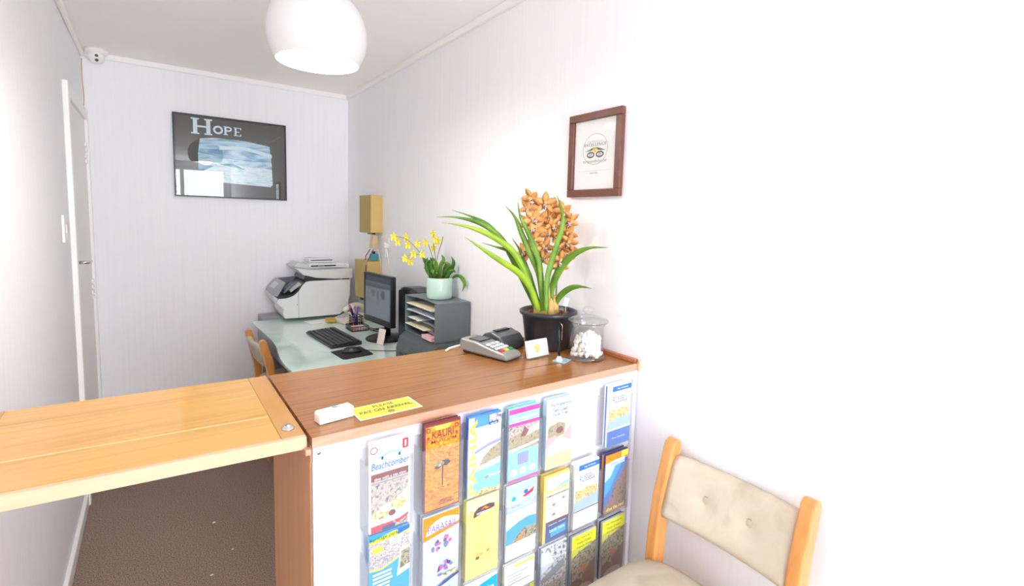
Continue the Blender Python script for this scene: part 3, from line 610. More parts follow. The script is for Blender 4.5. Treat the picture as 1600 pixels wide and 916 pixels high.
while len(placed) < 120 and tries < 12000:
    tries += 1
    z = .015+rd.random()*.075; R_ = .040 if z > .03 else .047; a = rd.random()*2*PI; r2 = R_*math.sqrt(rd.random())
    r2 = max(r2, R_*.55) if rd.random() < .8 else r2
    q = Vector((r2*math.cos(a), r2*math.sin(a), z))
    if q.z > .088-(r2/.043)*.02: continue
    if all((q-x).length > .0142 for x in placed): placed.append(q)
proto = []
for v in range(3):
    t_ = bmesh.new(); bmesh.ops.create_icosphere(t_, subdivisions=2, radius=.0098)
    for vv in t_.verts: vv.co *= 1+.22*math.sin(9*vv.co.x/.01+v*2)*math.cos(7*vv.co.y/.01); vv.co.z *= .62; vv.co.x *= 1.15
    for f in t_.faces: f.smooth = True
    mb_ = MB(); mb_.merge(t_, SH); ob = mb_.build('shell'); proto.append(ob)
for i, q in enumerate(placed):
    if i < 3: ob = proto[i]
    else: ob = proto[i % 3].copy(); C.objects.link(ob)
    ob.location = q + Vector(jr.location); ob.rotation_euler = (rd.random()*6, rd.random()*6, rd.random()*6)
    tag(ob, 'small white shell piled inside the lidded glass jar', 'shell', 'white shells in the glass jar')

# ------------------------------------------------------------------ orchid in black pot
oc = thing('potted_orchid', 'orchid with orange flowers and long strap leaves in a black plastic pot', 'potted plant', (-.125, -2.645, Z)); o = (-.125, -2.645, Z)
MB().lathe([(0, 0), (.076, 0), (.078, .006), (.080, .012), (.094, .118), (.100, .120), (.104, .124), (.104, .134), (.099, .136), (.095, .128), (.09, .115), (0, .113)], n=40, caps=False).build('pot', POTB, oc)
MB().lathe([(.0, .112), (.091, .118), (0, .124)], n=28, caps=False).build('soil', SOIL, oc)
for k in range(4): a = 2*PI*k/4+.6; MB().box((-.012, -.008, 0), (.012, .008, .012), bev=.002, M=Matrix.Rotation(a, 4, 'Z') @ Matrix.Translation((.078, 0, 0))).build('pot_foot', POTB, oc)
rd = random.Random(4)
for k in range(26):
    a = rd.random()*6.28; r2 = .03+.05*rd.random(); rr = .006+.005*rd.random()
    MB().sphere((r2*math.cos(a), r2*math.sin(a), .122), rr, n=6, sc=(1.3, 1, .7), rot=(rd.random(), rd.random(), rd.random()*3)).build('bark_chip', SOIL, oc)
for (bx, by, s) in ((-.03, -.01, 1.15), (-.005, .0, 1.2), (.015, -.015, 1.0), (-.012, -.025, .95), (-.045, .005, .9)):
    MB().lathe([(.006, .112), (.017*s, .125), (.016*s, .15), (.008, .18*s), (.003, .19*s)], c=(bx, by, 0), n=12).build('bulb', BULB, oc)
LEAVES = [
[(-0.172, -2.634, 1.168), (-0.213, -2.614, 1.269), (-0.256, -2.593, 1.359), (-0.302, -2.571, 1.429), (-0.359, -2.543, 1.469), (-0.428, -2.509, 1.487), (-0.492, -2.478, 1.487)] ,
[(-0.179, -2.65, 1.171), (-0.227, -2.639, 1.295), (-0.273, -2.627, 1.372), (-0.326, -2.614, 1.413), (-0.393, -2.597, 1.445), (-0.457, -2.582, 1.462), (-0.519, -2.566, 1.469)] ,
[(-0.154, -2.612, 1.162), (-0.229, -2.556, 1.344), (-0.256, -2.536, 1.405), (-0.299, -2.503, 1.463), (-0.351, -2.465, 1.493), (-0.404, -2.425, 1.513)] ,
[(-0.198, -2.68, 1.173), (-0.235, -2.68, 1.251), (-0.286, -2.68, 1.306), (-0.357, -2.68, 1.347), (-0.439, -2.68, 1.393), (-0.5, -2.68, 1.429)] ,
[(-0.141, -2.611, 1.161), (-0.175, -2.595, 1.288), (-0.205, -2.582, 1.334), (-0.244, -2.565, 1.372), (-0.291, -2.544, 1.387), (-0.337, -2.523, 1.402)] ,
[(-0.168, -2.665, 1.168), (-0.187, -2.663, 1.291), (-0.223, -2.66, 1.363), (-0.264, -2.656, 1.439), (-0.291, -2.653, 1.492), (-0.331, -2.649, 1.531)] ,
[(-0.182, -2.682, 1.172), (-0.199, -2.681, 1.32), (-0.218, -2.68, 1.375), (-0.252, -2.678, 1.44), (-0.288, -2.677, 1.497), (-0.3, -2.676, 1.544)] ,
[(-0.186, -2.707, 1.177), (-0.188, -2.707, 1.278), (-0.169, -2.705, 1.343), (-0.141, -2.702, 1.413), (-0.116, -2.7, 1.486), (-0.135, -2.701, 1.536), (-0.156, -2.704, 1.572)] ,
[(-0.13, -2.655, 1.163), (-0.127, -2.661, 1.247), (-0.116, -2.69, 1.318), (-0.1, -2.734, 1.368), (-0.079, -2.789, 1.396), (-0.055, -2.853, 1.402)] ,
[(-0.117, -2.654, 1.157), (-0.11, -2.679, 1.211), (-0.1, -2.719, 1.248), (-0.089, -2.761, 1.262), (-0.077, -2.807, 1.261)] ,
[(-0.152, -2.636, 1.162), (-0.183, -2.622, 1.257), (-0.207, -2.611, 1.325), (-0.23, -2.601, 1.381), (-0.256, -2.59, 1.421)] ,
[(-0.133, -2.63, 1.159), (-0.142, -2.63, 1.244), (-0.151, -2.63, 1.313), (-0.16, -2.63, 1.371)] ,
[(-0.128, -2.653, 1.162), (-0.107, -2.651, 1.267), (-0.091, -2.649, 1.348), (-0.069, -2.647, 1.452)] ,
]
CAMP = Vector((-1.26, -3.97, 1.48))
LW = [.022, .022, .017, .022, .016, .021, .019, .022, .027, .022, .016, .014, .012]
for i, L_ in enumerate(LEAVES):
    w = LW[i]; up = (.3, .9, .25) if i not in (8, 9) else (.9, .3, .3)
    lm = LEAFY if i in (1, 3) else LEAFG
    MB(o).ribbon(L_, w, up=up, fold=.22).build('leaf', lm, oc, 'yellowing leaf' if lm is LEAFY else None)
STEM1 = [(-0.153, -2.64, 1.167), (-0.169, -2.64, 1.269), (-0.185, -2.64, 1.361), (-0.203, -2.64, 1.45), (-0.192, -2.64, 1.527), (-0.165, -2.64, 1.556)]
STEM2 = [(-0.069, -2.62, 1.156), (-0.067, -2.62, 1.262), (-0.059, -2.62, 1.356), (-0.045, -2.62, 1.451), (-0.054, -2.62, 1.509), (-0.105, -2.62, 1.521)]
for s_ in (STEM1, STEM2): MB(o).tube(smooth_path([Vector(q) for q in s_], 4), .0028, 7).build('flower_stem', STEM, oc)
FLOW = [(-0.233, -2.669, 1.556), (-0.224, -2.641, 1.526), (-0.169, -2.657, 1.544), (-0.107, -2.636, 1.537), (-0.165, -2.634, 1.486), (-0.24, -2.684, 1.489), (-0.108, -2.689, 1.517), (-0.052, -2.635, 1.491), (-0.062, -2.667, 1.485), (-0.144, -2.669, 1.469), (-0.198, -2.6, 1.473), (-0.1, -2.648, 1.438), (-0.111, -2.615, 1.438), (-0.205, -2.647, 1.421), (-0.053, -2.652, 1.442), (-0.066, -2.676, 1.411), (-0.048, -2.653, 1.378), (-0.209, -2.612, 1.373), (-0.154, -2.643, 1.392), (-0.073, -2.643, 1.39), (-0.147, -2.63, 1.357), (-0.107, -2.684, 1.344), (-0.084, -2.642, 1.324), (-0.056, -2.657, 1.365), (-0.213, -2.663, 1.455), (-0.109, -2.622, 1.496)]
def petal_bm(L_, w, ang, cup, m, t_):
    """One tepal as a small pointed lens leaning forward; local x is its length."""
    M = Matrix.Rotation(ang, 4, 'Z')
    rows = 5; R = []
    for i in range(rows+1):
        q = i/rows; x = L_*q; hw = w*math.sin(PI*min(1, q*.86+.1))*.5*(1-max(0, q-.8)*3); z = cup*q*q*L_
        R.append([M @ Vector((x, -hw, z+hw*.25)), M @ Vector((x, 0, z)), M @ Vector((x, hw, z+hw*.25)), M @ Vector((x, 0, z-.0012))])
    V = [[t_.verts.new(p_) for p_ in row] for row in R]
    for A, B in zip(V, V[1:]):
        for k_ in range(4):
            f = t_.faces.new([A[k_], A[(k_+1) % 4], B[(k_+1) % 4], B[k_]]); f.smooth = True
def orchid_flower(s, m, lip, kind=0):
    pet = bmesh.new()
    if kind == 0:
        for a, L_, w in ((PI/2, 1.0, .58), (PI/2+1.15, .95, .56), (PI/2-1.15, .95, .56), (PI/2+2.35, .92, .5), (PI/2-2.35, .92, .5)): petal_bm(L_*s, w*s, a, .28, m, pet)
    else:
        for a, L_, w in ((-PI/2+.38, 1.0, .62), (-PI/2-.38, 1.0, .62), (0, .62, .3), (PI, .62, .3), (PI/2, .7, .34)): petal_bm(L_*s, w*s, a, .2, m, pet)
    return pet
pm = []
for v in range(2):
    mb_ = MB(); mb_.merge(orchid_flower(.043-.003*v, PETO, LIPD), PETO); mb_.sphere((0, .004, .010), .006, PETO, 8, (1, 1.2, 1.2))
    me = mb_
    pm.append(me)
fl_me = [q for q in pm]
pobs = [pm[0].build('flower', None, oc), pm[1].build('flower', None, oc)]
lipb = MB(); lipb.sphere((0, -.009, .010), .0105, None, 10, (.85, 1.15, .8)); lipo = lipb.build('lip', LIPD, pobs[0])
lip2 = lipo.copy(); C.objects.link(lip2); lip2.parent = pobs[1]
rd = random.Random(8)
for i, q in enumerate(FLOW):
    if i < 2: f = pobs[i]
    else:
        f = copy_tree(pobs[i % 2], oc)
    q = Vector(q); dirn = (CAMP-q).normalized()+Vector((rd.uniform(-.75, .75), rd.uniform(-.5, .5), rd.uniform(-.45, .35)))
    rot = dirn.normalized().to_track_quat('Z', 'Y').to_matrix() @ Matrix.Rotation(rd.uniform(-.7, .7), 3, 'Z')
    f.location = q-Vector(o); f.rotation_euler = rot.to_euler()
# moss-white marker flowers / label beside the bulbs
mk_ = MB(); mk_.obox((.052, -.035, .165), (.028, .002, .03), (.1, .2, .2), bev=.0005)
mk_.build('plant_tag', PAPER, oc, 'white plant tag')
MB().tube([(.055, -.033, .12), (.052, -.034, .155)], .0015, 6).build('tag_stick', PAPER, oc)
MB(o).tube([(-.165, -2.69, Z+.1), (-.168, -2.69, 1.21)], .002, 6).build('support_stake', mat('green_stake', '#3f8f74', .5), oc)

# ------------------------------------------------------------------ desk
dk = thing('office_desk', 'desk with curved frosted green glass top and grey panels behind the counter', 'desk', (-.37, -1.2, 0)); o = (-.37, -1.2, 0)
DZ = .73
FG = textured('frosted_glass', ['#bfe0d2', '#d3ebe2', '#dff2ec'], (1, 1, 1), 3.2, 1, .12, distort=1.2, coat=.5)
ol = [(-.735, -.215), (-.728, -.42), (-.722, -.6), (-.716, -.8), (-.722, -.98), (-.738, -1.12), (-.752, -1.26), (-.755, -1.38), (-.748, -1.5), (-.735, -1.65), (-.73, -2.1), (-.012, -2.1), (-.012, -.36), (-.18, -.36), (-.2, -.215)]
MB(o).prism(ol, DZ-.009, DZ, 'z').build('glass_top', FG, dk)
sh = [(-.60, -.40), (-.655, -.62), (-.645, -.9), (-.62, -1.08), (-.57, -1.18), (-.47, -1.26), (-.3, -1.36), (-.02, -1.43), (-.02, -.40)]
MB(o).prism(sh, DZ, DZ+.0012, 'z').build('painted_reflection', mat('reflection_tint', '#d9ede6', .15, coat=.6), dk)  # window reflection on the glass top, painted as a thin paler sheet
MB(o).box((-.70, -.40, .02), (-.05, -.385, DZ-.03), bev=.002).build('modesty_panel', mat('panel_grey', '#9b98a2', .5), dk)
MB(o).prism([(-.70, -.40), (-.69, -.8), (-.68, -1.05), (-.70, -1.3), (-.67, -1.3), (-.65, -1.05), (-.66, -.8), (-.67, -.40)], .60, DZ-.011, 'z').build('curved_rail', mat('rail_grey', '#a7a4ae', .5), dk)
MB(o).box((-.66, -1.47, .02), (-.05, -1.45, .70), bev=.002).build('side_panel', mat('panel_dark', '#4b4a50', .5), dk)
for x_, y_ in ((-.64, -2.05), (-.05, -2.05), (-.64, -1.50), (-.06, -.42)): MB(o).tube([(x_, y_, 0), (x_, y_, DZ-.01)], .02, 14).build('leg', SILV, dk)
# grey side cabinet that carries the printer
cb = thing('side_cabinet', 'low grey cabinet in the back corner beneath the white printer', 'cabinet', (-.34, -.17, 0)); o = (-.34, -.17, 0)
MB(o).box((-.665, -.20, .0), (-.02, -.02, .748), bev=.003).build('carcass', mat('cabinet_grey', '#a4a2a6', .5), cb)
MB(o).box((-.67, -.205, .01), (-.665, -.02, .70), bev=.001).build('door', mat('cabinet_grey', '#a4a2a6', .5), cb)

# ------------------------------------------------------------------ printer
pr = thing('printer', 'large white multifunction printer with dark output tray in the back corner', 'printer', (-.33, -.19, .7505)); o = (-.33, -.19, .7505)
y0, y1 = -.345, -.04
body = [(-.455, .752), (-.175, .752), (-.120, .80), (-.098, .90), (-.095, 1.010), (-.385, 1.010), (-.412, 1.003), (-.432, .98), (-.455, .944)]
MB(o).prism(body, y0, y1, 'y', bev=.004, seg=2).build('body', PLW, pr)
MB(o).prism([(-.545, .755), (-.4565, .752), (-.4565, .942), (-.475, .925), (-.493, .911), (-.518, .902), (-.543, .897), (-.587, .897), (-.60, .87), (-.575, .845), (-.555, .825), (-.56, .79)], y0+.003, y1, 'y', bev=.003).build('front_section', PLW, pr)
MB(o).prism([(-.603, .868), (-.589, .897), (-.60, .905), (-.618, .922), (-.624, .919), (-.612, .885)], y0+.005, y1-.002, 'y', bev=.002).build('front_lip', PLL, pr)
MB(o).prism([(-.592, .900), (-.543, .8985), (-.493, .9125), (-.4575, .944), (-.43, .985), (-.40, 1.0095), (-.40, 1.015), (-.525, 1.008), (-.55, 1.0)], y1-.02, y1-.002, 'y').build('tray_far_wall', PLG, pr)
MB(o).prism([(-.587, .8975), (-.543, .8975), (-.518, .9025), (-.493, .9115), (-.475, .9255), (-.4572, .9435), (-.433, .981), (-.41, 1.004), (-.404, 1.0115), (-.424, .998), (-.445, .972), (-.470, .942), (-.492, .923), (-.52, .912), (-.545, .907), (-.585, .907)], y0+.002, y1-.021, 'y').build('output_tray', PLD, pr)
MB(o).prism([(-.440, .99), (-.520, .925), (-.530, .915), (-.538, .922), (-.52, .945), (-.47, .985)], y0+.10, y1-.10, 'y', bev=.002).build('paper_guide', mat('tray_blue_grey', '#7d8794', .4), pr)
MB(o).prism([(-.430, .985), (-.50, .935), (-.505, .942), (-.44, .997)], y0+.03, y0+.09, 'y', bev=.001).build('paper_guide', PLL, pr)
MB(o).prism([(-.618, .924), (-.608, .947), (-.548, 1.010), (-.538, 1.006), (-.594, .910)], y0+.004, y1-.003, 'y', bev=.002).build('control_panel', mat('panel_mid_grey', '#9a9da2', .35), pr)
MB(o).prism([(-.5993, .9575), (-.601, .959), (-.567, .9945), (-.565, .993)], y0+.09, y1-.07, 'y').build('screen', PLL, pr)
MB(o).prism([(-.385, 1.011), (-.10, 1.011), (-.10, 1.016), (-.216, 1.0185), (-.339, 1.0305), (-.41, 1.05), (-.42, 1.02), (-.40, 1.0125)], y0+.008, y1-.004, 'y').build('scanner_gap', PLD, pr)
MB(o).prism([(-.476, 1.105), (-.426, 1.056), (-.339, 1.0315), (-.216, 1.0195), (-.086, 1.018), (-.081, 1.023), (-.081, 1.087), (-.364, 1.083)], y0-.006, y1, 'y', bev=.003).build('scanner', mat('scanner_white', '#dcdedc', .4), pr)
MB(o).prism([(-.470, 1.106), (-.364, 1.0845), (-.09, 1.0885), (-.09, 1.100), (-.36, 1.115), (-.435, 1.134)], y0+.11, y1, 'y', bev=.002).build('scanner_lid', PLL, pr)
MB(o).prism([(-.365, 1.10), (-.075, 1.089), (-.075, 1.121), (-.36, 1.128)], y0+.09, y1, 'y', bev=.003).build('document_feeder', PLW, pr)
for xa, xb, mm in ((-.352, -.30, BLK), (-.298, -.262, PLG), (-.26, -.175, BLK), (-.17, -.10, PLL)): MB(o).box((xa, y0+.086, 1.103), (xb, y0+.0915, 1.112)).build('feeder_slot', mm, pr)
MB(o).prism([(-.345, 1.129), (-.17, 1.1265), (-.17, 1.152), (-.345, 1.156)], y0+.16, y1-.02, 'y', bev=.003).build('feeder_tray', PLW, pr)
MB(o).box((-.335, y0+.156, 1.139), (-.18, y0+.1615, 1.147)).build('feeder_slot', PLG, pr)
MB(o).box((-.47, y0-.0005, .845), (-.465, y0+.004, .85)).build('release_button', BLK, pr)
MB(o).box((-.165, y0-.003, 1.006), (-.155, y0+.005, 1.017)).build('clip', PLL, pr)
pq = tag(MB().prism([(-.42, -.52), (-.16, -.48), (-.16, -.375), (-.44, -.40)], DZ+.0016, DZ+.006, 'z').build('paper_stack', PAPER), 'loose white papers lying on the glass desk in front of the printer', 'papers')

# ------------------------------------------------------------------ keyboard, mouse pad, mouse
kb = thing('keyboard', 'black computer keyboard on the glass desk', 'keyboard', (-.405, -.975, DZ+.0016), math.radians(3.5))
MB().prism([(-.09, 0), (.09, 0), (.09, .022), (-.09, .012)], -.225, .225, 'y', bev=.004).build('keyboard_body', BLK2, kb)
kt = mat('key_black', '#303236', .45)
rows_ = [(-.07, 12), (-.043, 14), (-.018, 15), (.007, 15), (.032, 15), (.066, 15)]
for x_, n in rows_:
    for k in range(n):
        yw = .43/n; zc = .0185+x_*.055
        if x_ == -.07 and 4 <= k <= 6: 
            if k != 5: continue
            yw2 = yw*3
        else: yw2 = yw
        MB().box((x_-.0105, -.215+yw*(k+.5)-yw2/2+.0015, zc-.002), (x_+.0105, -.215+yw*(k+.5)+yw2/2-.0015, zc+.004)).build('key', kt, kb)
mpd = tag(MB().prism([(-.50, -1.262), (-.486, -1.43), (-.472, -1.442), (-.325, -1.425), (-.315, -1.41), (-.325, -1.225)], DZ+.0004, DZ+.0034, 'z').build('mouse_pad', mat('pad_black', '#202022', .7)), 'black mouse pad at the near edge of the glass desk', 'mouse pad')
ms = thing('computer_mouse', 'glossy black computer mouse on the black mouse pad', 'mouse', (-.405, -1.325, DZ+.0036), math.radians(75))
MB().sphere((0, 0, .0), .03, n=20, sc=(1.0, 1.75, 1.05)).build('mouse_shell', BLK2, ms)
for c_ in list(ms.children):
    for v in c_.data.vertices:
        if v.co.z < 0: v.co.z = 0
MB().box((-.003, .012, .026), (.003, .028, .0325), bev=.001).build('scroll_wheel', PLG, ms)
tag(MB().tube(smooth_path([Vector(q) for q in ((-.36, -1.30, DZ+.008), (-.30, -1.36, DZ+.006), (-.2, -1.42, DZ+.004), (-.1, -1.45, DZ+.004))], 5), .002, 6).build('mouse_cable', BLK), 'thin black mouse cable across the glass desk', 'cable')

# ------------------------------------------------------------------ monitor
mn = thing('monitor', 'black flat computer monitor with grey screen on a round foot', 'monitor', (-.13, -1.12, DZ+.0016))
f_, n_ = Vector((-.215, -.985, 0)), Vector((-.178, -1.328, 0)); ax = (n_-f_).normalized(); wd = (n_-f_).length; nr = Vector((ax.y, -ax.x, 0))   # faces the chair side
nr = nr if nr.x < 0 else -nr
def mq(s, d, z): return tuple(f_+ax*s-nr*d+Vector((0, 0, z))-Vector((-.13, -1.12, DZ+.0016)))
Mm = Matrix((ax, -nr, Vector((0, 0, 1)))).transposed().to_4x4(); Mm.translation = Vector(mq(0, 0, 0))
zb, zt_ = .838, 1.137
MB().box((0, .003, zb), (wd, .03, zt_), bev=.004, M=Mm).build('housing', BLK2, mn)
bz = MB(); bz.box((0, -.002, zb), (wd, .0028, zb+.035), M=Mm); bz.box((0, -.002, zt_-.014), (wd, .0028, zt_), M=Mm); bz.box((0, -.002, zb+.035), (.013, .0028, zt_-.014), M=Mm); bz.box((wd-.013, -.002, zb+.035), (wd, .0028, zt_-.014), M=Mm)
bz.build('bezel', BLK, mn)
scm = mat('screen_image', '#6d747f', .25, emit=.12)
MB().box((.013, .0005, zb+.035), (wd-.013, .0027, zt_-.014), M=Mm).build('screen', scm, mn)
p = Print(wd-.026, zt_-zb-.049, .0001); p.rect(0, .86, 1, 1, flat('scr_dark', '#3f4751')); p.rect(0, .72, 1, .84, flat('scr_mid', '#545c68')); p.rect(.25, .5, .38, .66, flat('scr_win', '#596272')); p.rect(.5, .35, .54, .68, flat('scr_win', '#596272')); p.rect(.65, .48, .78, .68, flat('scr_win', '#596272'))
p.build('screen_print', Mm @ frame_M((.013, .0003, zb+.035), (1, 0, 0), (0, 0, 1)), mn)
MB().tube([(0.015, 0, .01), (.01, .0, .1), (-.02, -.03, .2)], [.02, .018, .018], 10).build('neck', BLK, mn)
MB().lathe([(0, 0), (.118, 0), (.12, .004), (.11, .012), (.03, .02), (0, .02)], n=36, smooth=True).build('foot', BLK, mn)
# card leaning on monitor
cd = tag(MB().obox((-.205, -1.245, DZ+.048), (.003, .062, .092), (0, .22, .25), textured('card_art', ['#e9c9bd', '#f4e4dd', '#d8aaa0'], nscale=30)).build('leaning_card'), 'pale pink card propped against the monitor foot', 'card')
# pen organiser
og = thing('pen_organiser', 'black wire mesh desk organiser holding pens beside the keyboard', 'pen organiser', (-.19, -.73, DZ+.0014)); 
def mesh_box(a, b, n1=6, n2=4):
    t_ = MB(); (x0, y0_, z0), (x1, y1_, z1) = a, b; r = .0016
    for z in [z0+(z1-z0)*i/n2 for i in range(n2+1)]:
        t_.tube([(x0, y0_, z), (x1, y0_, z), (x1, y1_, z), (x0, y1_, z)], r*(1.6 if z in (z0, z1) else .7), 4, closed=True)
    for i in range(n1+1):
        x = x0+(x1-x0)*i/n1; y = y0_+(y1_-y0_)*i/n1
        for q in ((x, y0_), (x, y1_)): t_.tube([(q[0], q[1], z0), (q[0], q[1], z1)], r*.7, 4)
        for q in ((x0, y), (x1, y)): t_.tube([(q[0], q[1], z0), (q[0], q[1], z1)], r*.7, 4)
    t_.box((x0, y0_, z0), (x1, y1_, z0+.002)); return t_
mesh_box((-.06, -.13, 0), (.05, .0, .03)).build('note_tray', BLKM, og)
mesh_box((-.02, -.02, 0), (.05, .06, .075)).build('pen_cup', BLKM, og)
MB().box((-.05, -.12, .003), (.04, -.025, .02)).build('note_block', textured('note_art', ['#d98c80', '#f3e6df'], nscale=25), og)
PENC = [('#c58fc0', 'lilac pen'), ('#3559b8', 'blue pen'), ('#f0f0f2', 'white pen'), ('#b05ea8', 'violet pen'), ('#222226', 'black pen')]
for i, (c_, nm) in enumerate(PENC):
    a = i*1.25; bx, by = .015+.012*math.cos(a), .02+.015*math.sin(a)
    t_ = thing('pen', nm+' standing in the mesh organiser by the monitor', 'pen', (-.19+bx, -.73+by, DZ+.006), 0, 'pens in the mesh organiser')
    tp = (.012*math.cos(a)-.02, .02*math.sin(a), .128+.01*(i % 3))
    q = Vector(tp)
    MB().tube([(0, 0, 0), q*.1, q*.62], [.002, .0055, .0058], 8).build('pen_barrel', mat('pen_'+str(c_), c_, .4), t_)
    MB().tube([q*.625, q*.97, q], [.0066, .0066, .003], 8).build('pen_cap', mat('pen_'+str(PENC[(i+1) % 5][0]), PENC[(i+1) % 5][0], .4), t_)
# telephone
tp_ = thing('telephone', 'cream desk telephone with curved handset behind the pens', 'telephone', (-.16, -.52, DZ+.0016), math.radians(15))
MB().prism([(-.09, 0), (.09, 0), (.09, .055), (.03, .05), (-.09, .02)], -.085, .085, 'y', bev=.006).build('phone_base', CREAM, tp_)
MB().tube(smooth_path([Vector(q) for q in ((-.07, -.05, .085), (-.05, -.05, .105), (0, -.05, .125), (.06, -.05, .115), (.085, -.05, .085))], 4), [.016]*17, 10).build('handset', CREAM, tp_)
kp = MB()
for i in range(3):
    for j in range(4): kp.obox((-.06+.02*j, .01+.02*i, .031+.0065*j), (.012, .012, .008), (0, -.24, 0), bev=.001)
kp.build('keypad', PLL, tp_)
tag(MB().prism([(-.32, -.51), (-.26, -.54), (-.245, -.48), (-.305, -.45)], DZ+.0066, DZ+.03, 'z', bev=.002).build('sticky_note_block', mat('mustard', '#c9a742', .7)), 'mustard yellow block of sticky notes beside the telephone', 'note block')
# cables under the monitor
rd = random.Random(2)
for k in range(1):
    pts = [Vector((-.12+.03*k, -.88+.02*k, DZ+.006))]
    for j in range(7): pts.append(Vector((-.10+.05*math.sin(j*1.7+k*2), -.90+.05*math.cos(j*1.9+k), DZ+.006+.012*(j % 2)+.006*k)))
    tag(MB().tube(smooth_path(pts, 4), .003, 6).build('cable_coil', BLK), 'black cable coiled on the desk behind the monitor', 'cable')
# computer tower
tw = thing('computer_tower', 'black computer tower standing behind the monitor by the right wall', 'computer', (-.068, -1.418, DZ+.0016))
MB().prism([(-.14, 0), (.13, 0), (.13, .325), (.06, .345), (-.04, .35), (-.14, .335)], -.052, .052, 'x', bev=.006).build('case', BLK2, tw)
MB().prism([(-.13, .342), (.12, .334), (.06, .352), (-.04, .357)], -.046, .046, 'x').build('top_cover', mat('tower_top', '#3a3f42', .35), tw)
MB().tube([(.02, -.14, .345), (.05, -.15, .35), (.065, -.15, .345)], .004).build('cable', BLK, tw)
# desk tray / base under sorter
bs = thing('desk_drawer_unit', 'dark grey low unit on the desk carrying the slate file sorter', 'drawer unit', (-.18, -1.76, DZ+.0006))
MB().prism([(-.075, 0), (.165, 0), (.165, .152), (-.022, .152), (-.055, .13), (-.075, .07)], -.19, .185, 'y', bev=.006).build('unit_body', GREYB, bs)
MB().box((-.079, -.12, .03), (-.0755, .13, .055)).build('drawer_slot', BLK, bs)
MB().box((-.09, -.10, .062), (-.0758, -.07, .070)).build('white_label', PAPER, bs)

# ------------------------------------------------------------------ file sorter
fs = thing('file_sorter', 'slate grey letter sorter with open shelves of papers beside the wall', 'file sorter', (-.1, -1.74, .888))
X0, X1, Y0, Y1, HH = -.1, .092, -.172, .172, .182
sb = MB(); sb.box((X0, Y0, 0), (X1, Y0+.005, HH), bev=.001); sb.build('side_wall', GREYD, fs)
MB().box((X0, Y1-.005, 0), (X1, Y1, HH), bev=.001).build('side_wall', GREYD, fs)
MB().box((X1-.004, Y0+.005, 0), (X1, Y1-.005, HH)).build('rear_wall', GREYD, fs)
MB().prism([(X0+.01, Y0), (X0+.022, Y0+.1), (X0+.026, 0), (X0+.022, Y1-.1), (X0, Y1), (X1, Y1), (X1, Y0)], HH, HH+.004, 'z').build('top', GREYD, fs)
MB().box((X0, Y0, -.004), (X1, Y1, 0)).build('bottom', GREYD, fs)
zs = [.036*i for i in range(1, 5)]
for z in zs: MB().prism([(X0+.004, Y0+.0055), (X0+.014, Y0+.1), (X0+.014, Y1-.1), (X0+.004, Y1-.0055), (X1-.005, Y1-.0055), (X1-.005, Y0+.0055)], z-.0015, z+.0015, 'z').build('shelf', mat('shelf_grey', '#8b94a0', .4), fs)
for z, m_, ya, yb_, xo, lab in ((zs[3], PAPERC, -.14, .15, -.004, 'cream envelopes on the top shelf of the slate letter sorter'), (zs[2], PAPERB, -.16, .16, .006, 'pale blue sheets on the second shelf of the slate letter sorter'), (zs[1], PAPER, .0, .12, -.003, 'white notes on the third shelf of the slate letter sorter'), (zs[0], PAPERC, -.07, .15, -.008, 'buff papers on the fourth shelf of the slate letter sorter'), (0, PAPERP, -.155, -.05, -.01, 'pink pad in the bottom slot of the slate letter sorter')):
    t_ = MB().box((-.1+X0+xo, -1.74+ya, .888+z+.0018), (-.1+X0+.15+xo, -1.74+yb_, .888+z+(.006 if z else .020)))
    tag(t_.build('papers', m_), lab, 'papers')

# ------------------------------------------------------------------ small yellow orchid
yo2 = thing('potted_flower', 'small yellow flowered orchid in a round celadon pot on the file sorter', 'potted plant', (-.098, -1.76, 1.0745+.0005)); o = (-.098, -1.76, 1.075)
MB().lathe([(0, 0), (.058, 0), (.064, .004), (.066, .02), (.066, .104), (.063, .108), (.060, .104), (.058, .09), (0, .088)], n=40, caps=False).build('pot', CELAD, yo2)
MB().lathe([(.0, .09), (.059, .098), (0, .106)], n=24, caps=False).build('soil', SOIL, yo2)
YST = [[(-0.143, -1.741, 1.167), (-0.17, -1.736, 1.259), (-0.208, -1.728, 1.324), (-0.262, -1.718, 1.374), (-0.323, -1.705, 1.392)], [(-0.117, -1.747, 1.167), (-0.131, -1.744, 1.275), (-0.145, -1.741, 1.324), (-0.158, -1.738, 1.362)], [(-0.104, -1.749, 1.166), (-0.108, -1.748, 1.275), (-0.087, -1.753, 1.356), (-0.08, -1.754, 1.389)], [(-0.143, -1.741, 1.167), (-0.183, -1.733, 1.285), (-0.23, -1.724, 1.298), (-0.271, -1.716, 1.282)], [(-0.104, -1.749, 1.166), (-0.118, -1.746, 1.291), (-0.125, -1.745, 1.34), (-0.126, -1.745, 1.401)]]
for i, s_ in enumerate(YST): MB(o).tube(smooth_path([Vector(q) for q in s_], 4), .0018, 6).build('flower_stem', mat('brown_stem', '#7d5a45', .6) if i == 2 else STEM, yo2)
YF_ = [(-0.324, -1.707, 1.392), (-0.3, -1.697, 1.367), (-0.256, -1.696, 1.389), (-0.25, -1.707, 1.351), (-0.198, -1.705, 1.357), (-0.17, -1.742, 1.366), (-0.121, -1.728, 1.407), (-0.121, -1.749, 1.379), (-0.097, -1.736, 1.371), (-0.118, -1.724, 1.338), (-0.237, -1.747, 1.309), (-0.196, -1.753, 1.306), (-0.277, -1.731, 1.287), (-0.231, -1.696, 1.267)]
mb_ = MB(); mb_.merge(orchid_flower(.027, PETY, None, 1), PETY); fy = mb_.build('flower', None, yo2)
MB().sphere((0, .002, .004), .0035, n=8).build('flower_eye', PETO, fy)
rd = random.Random(9)
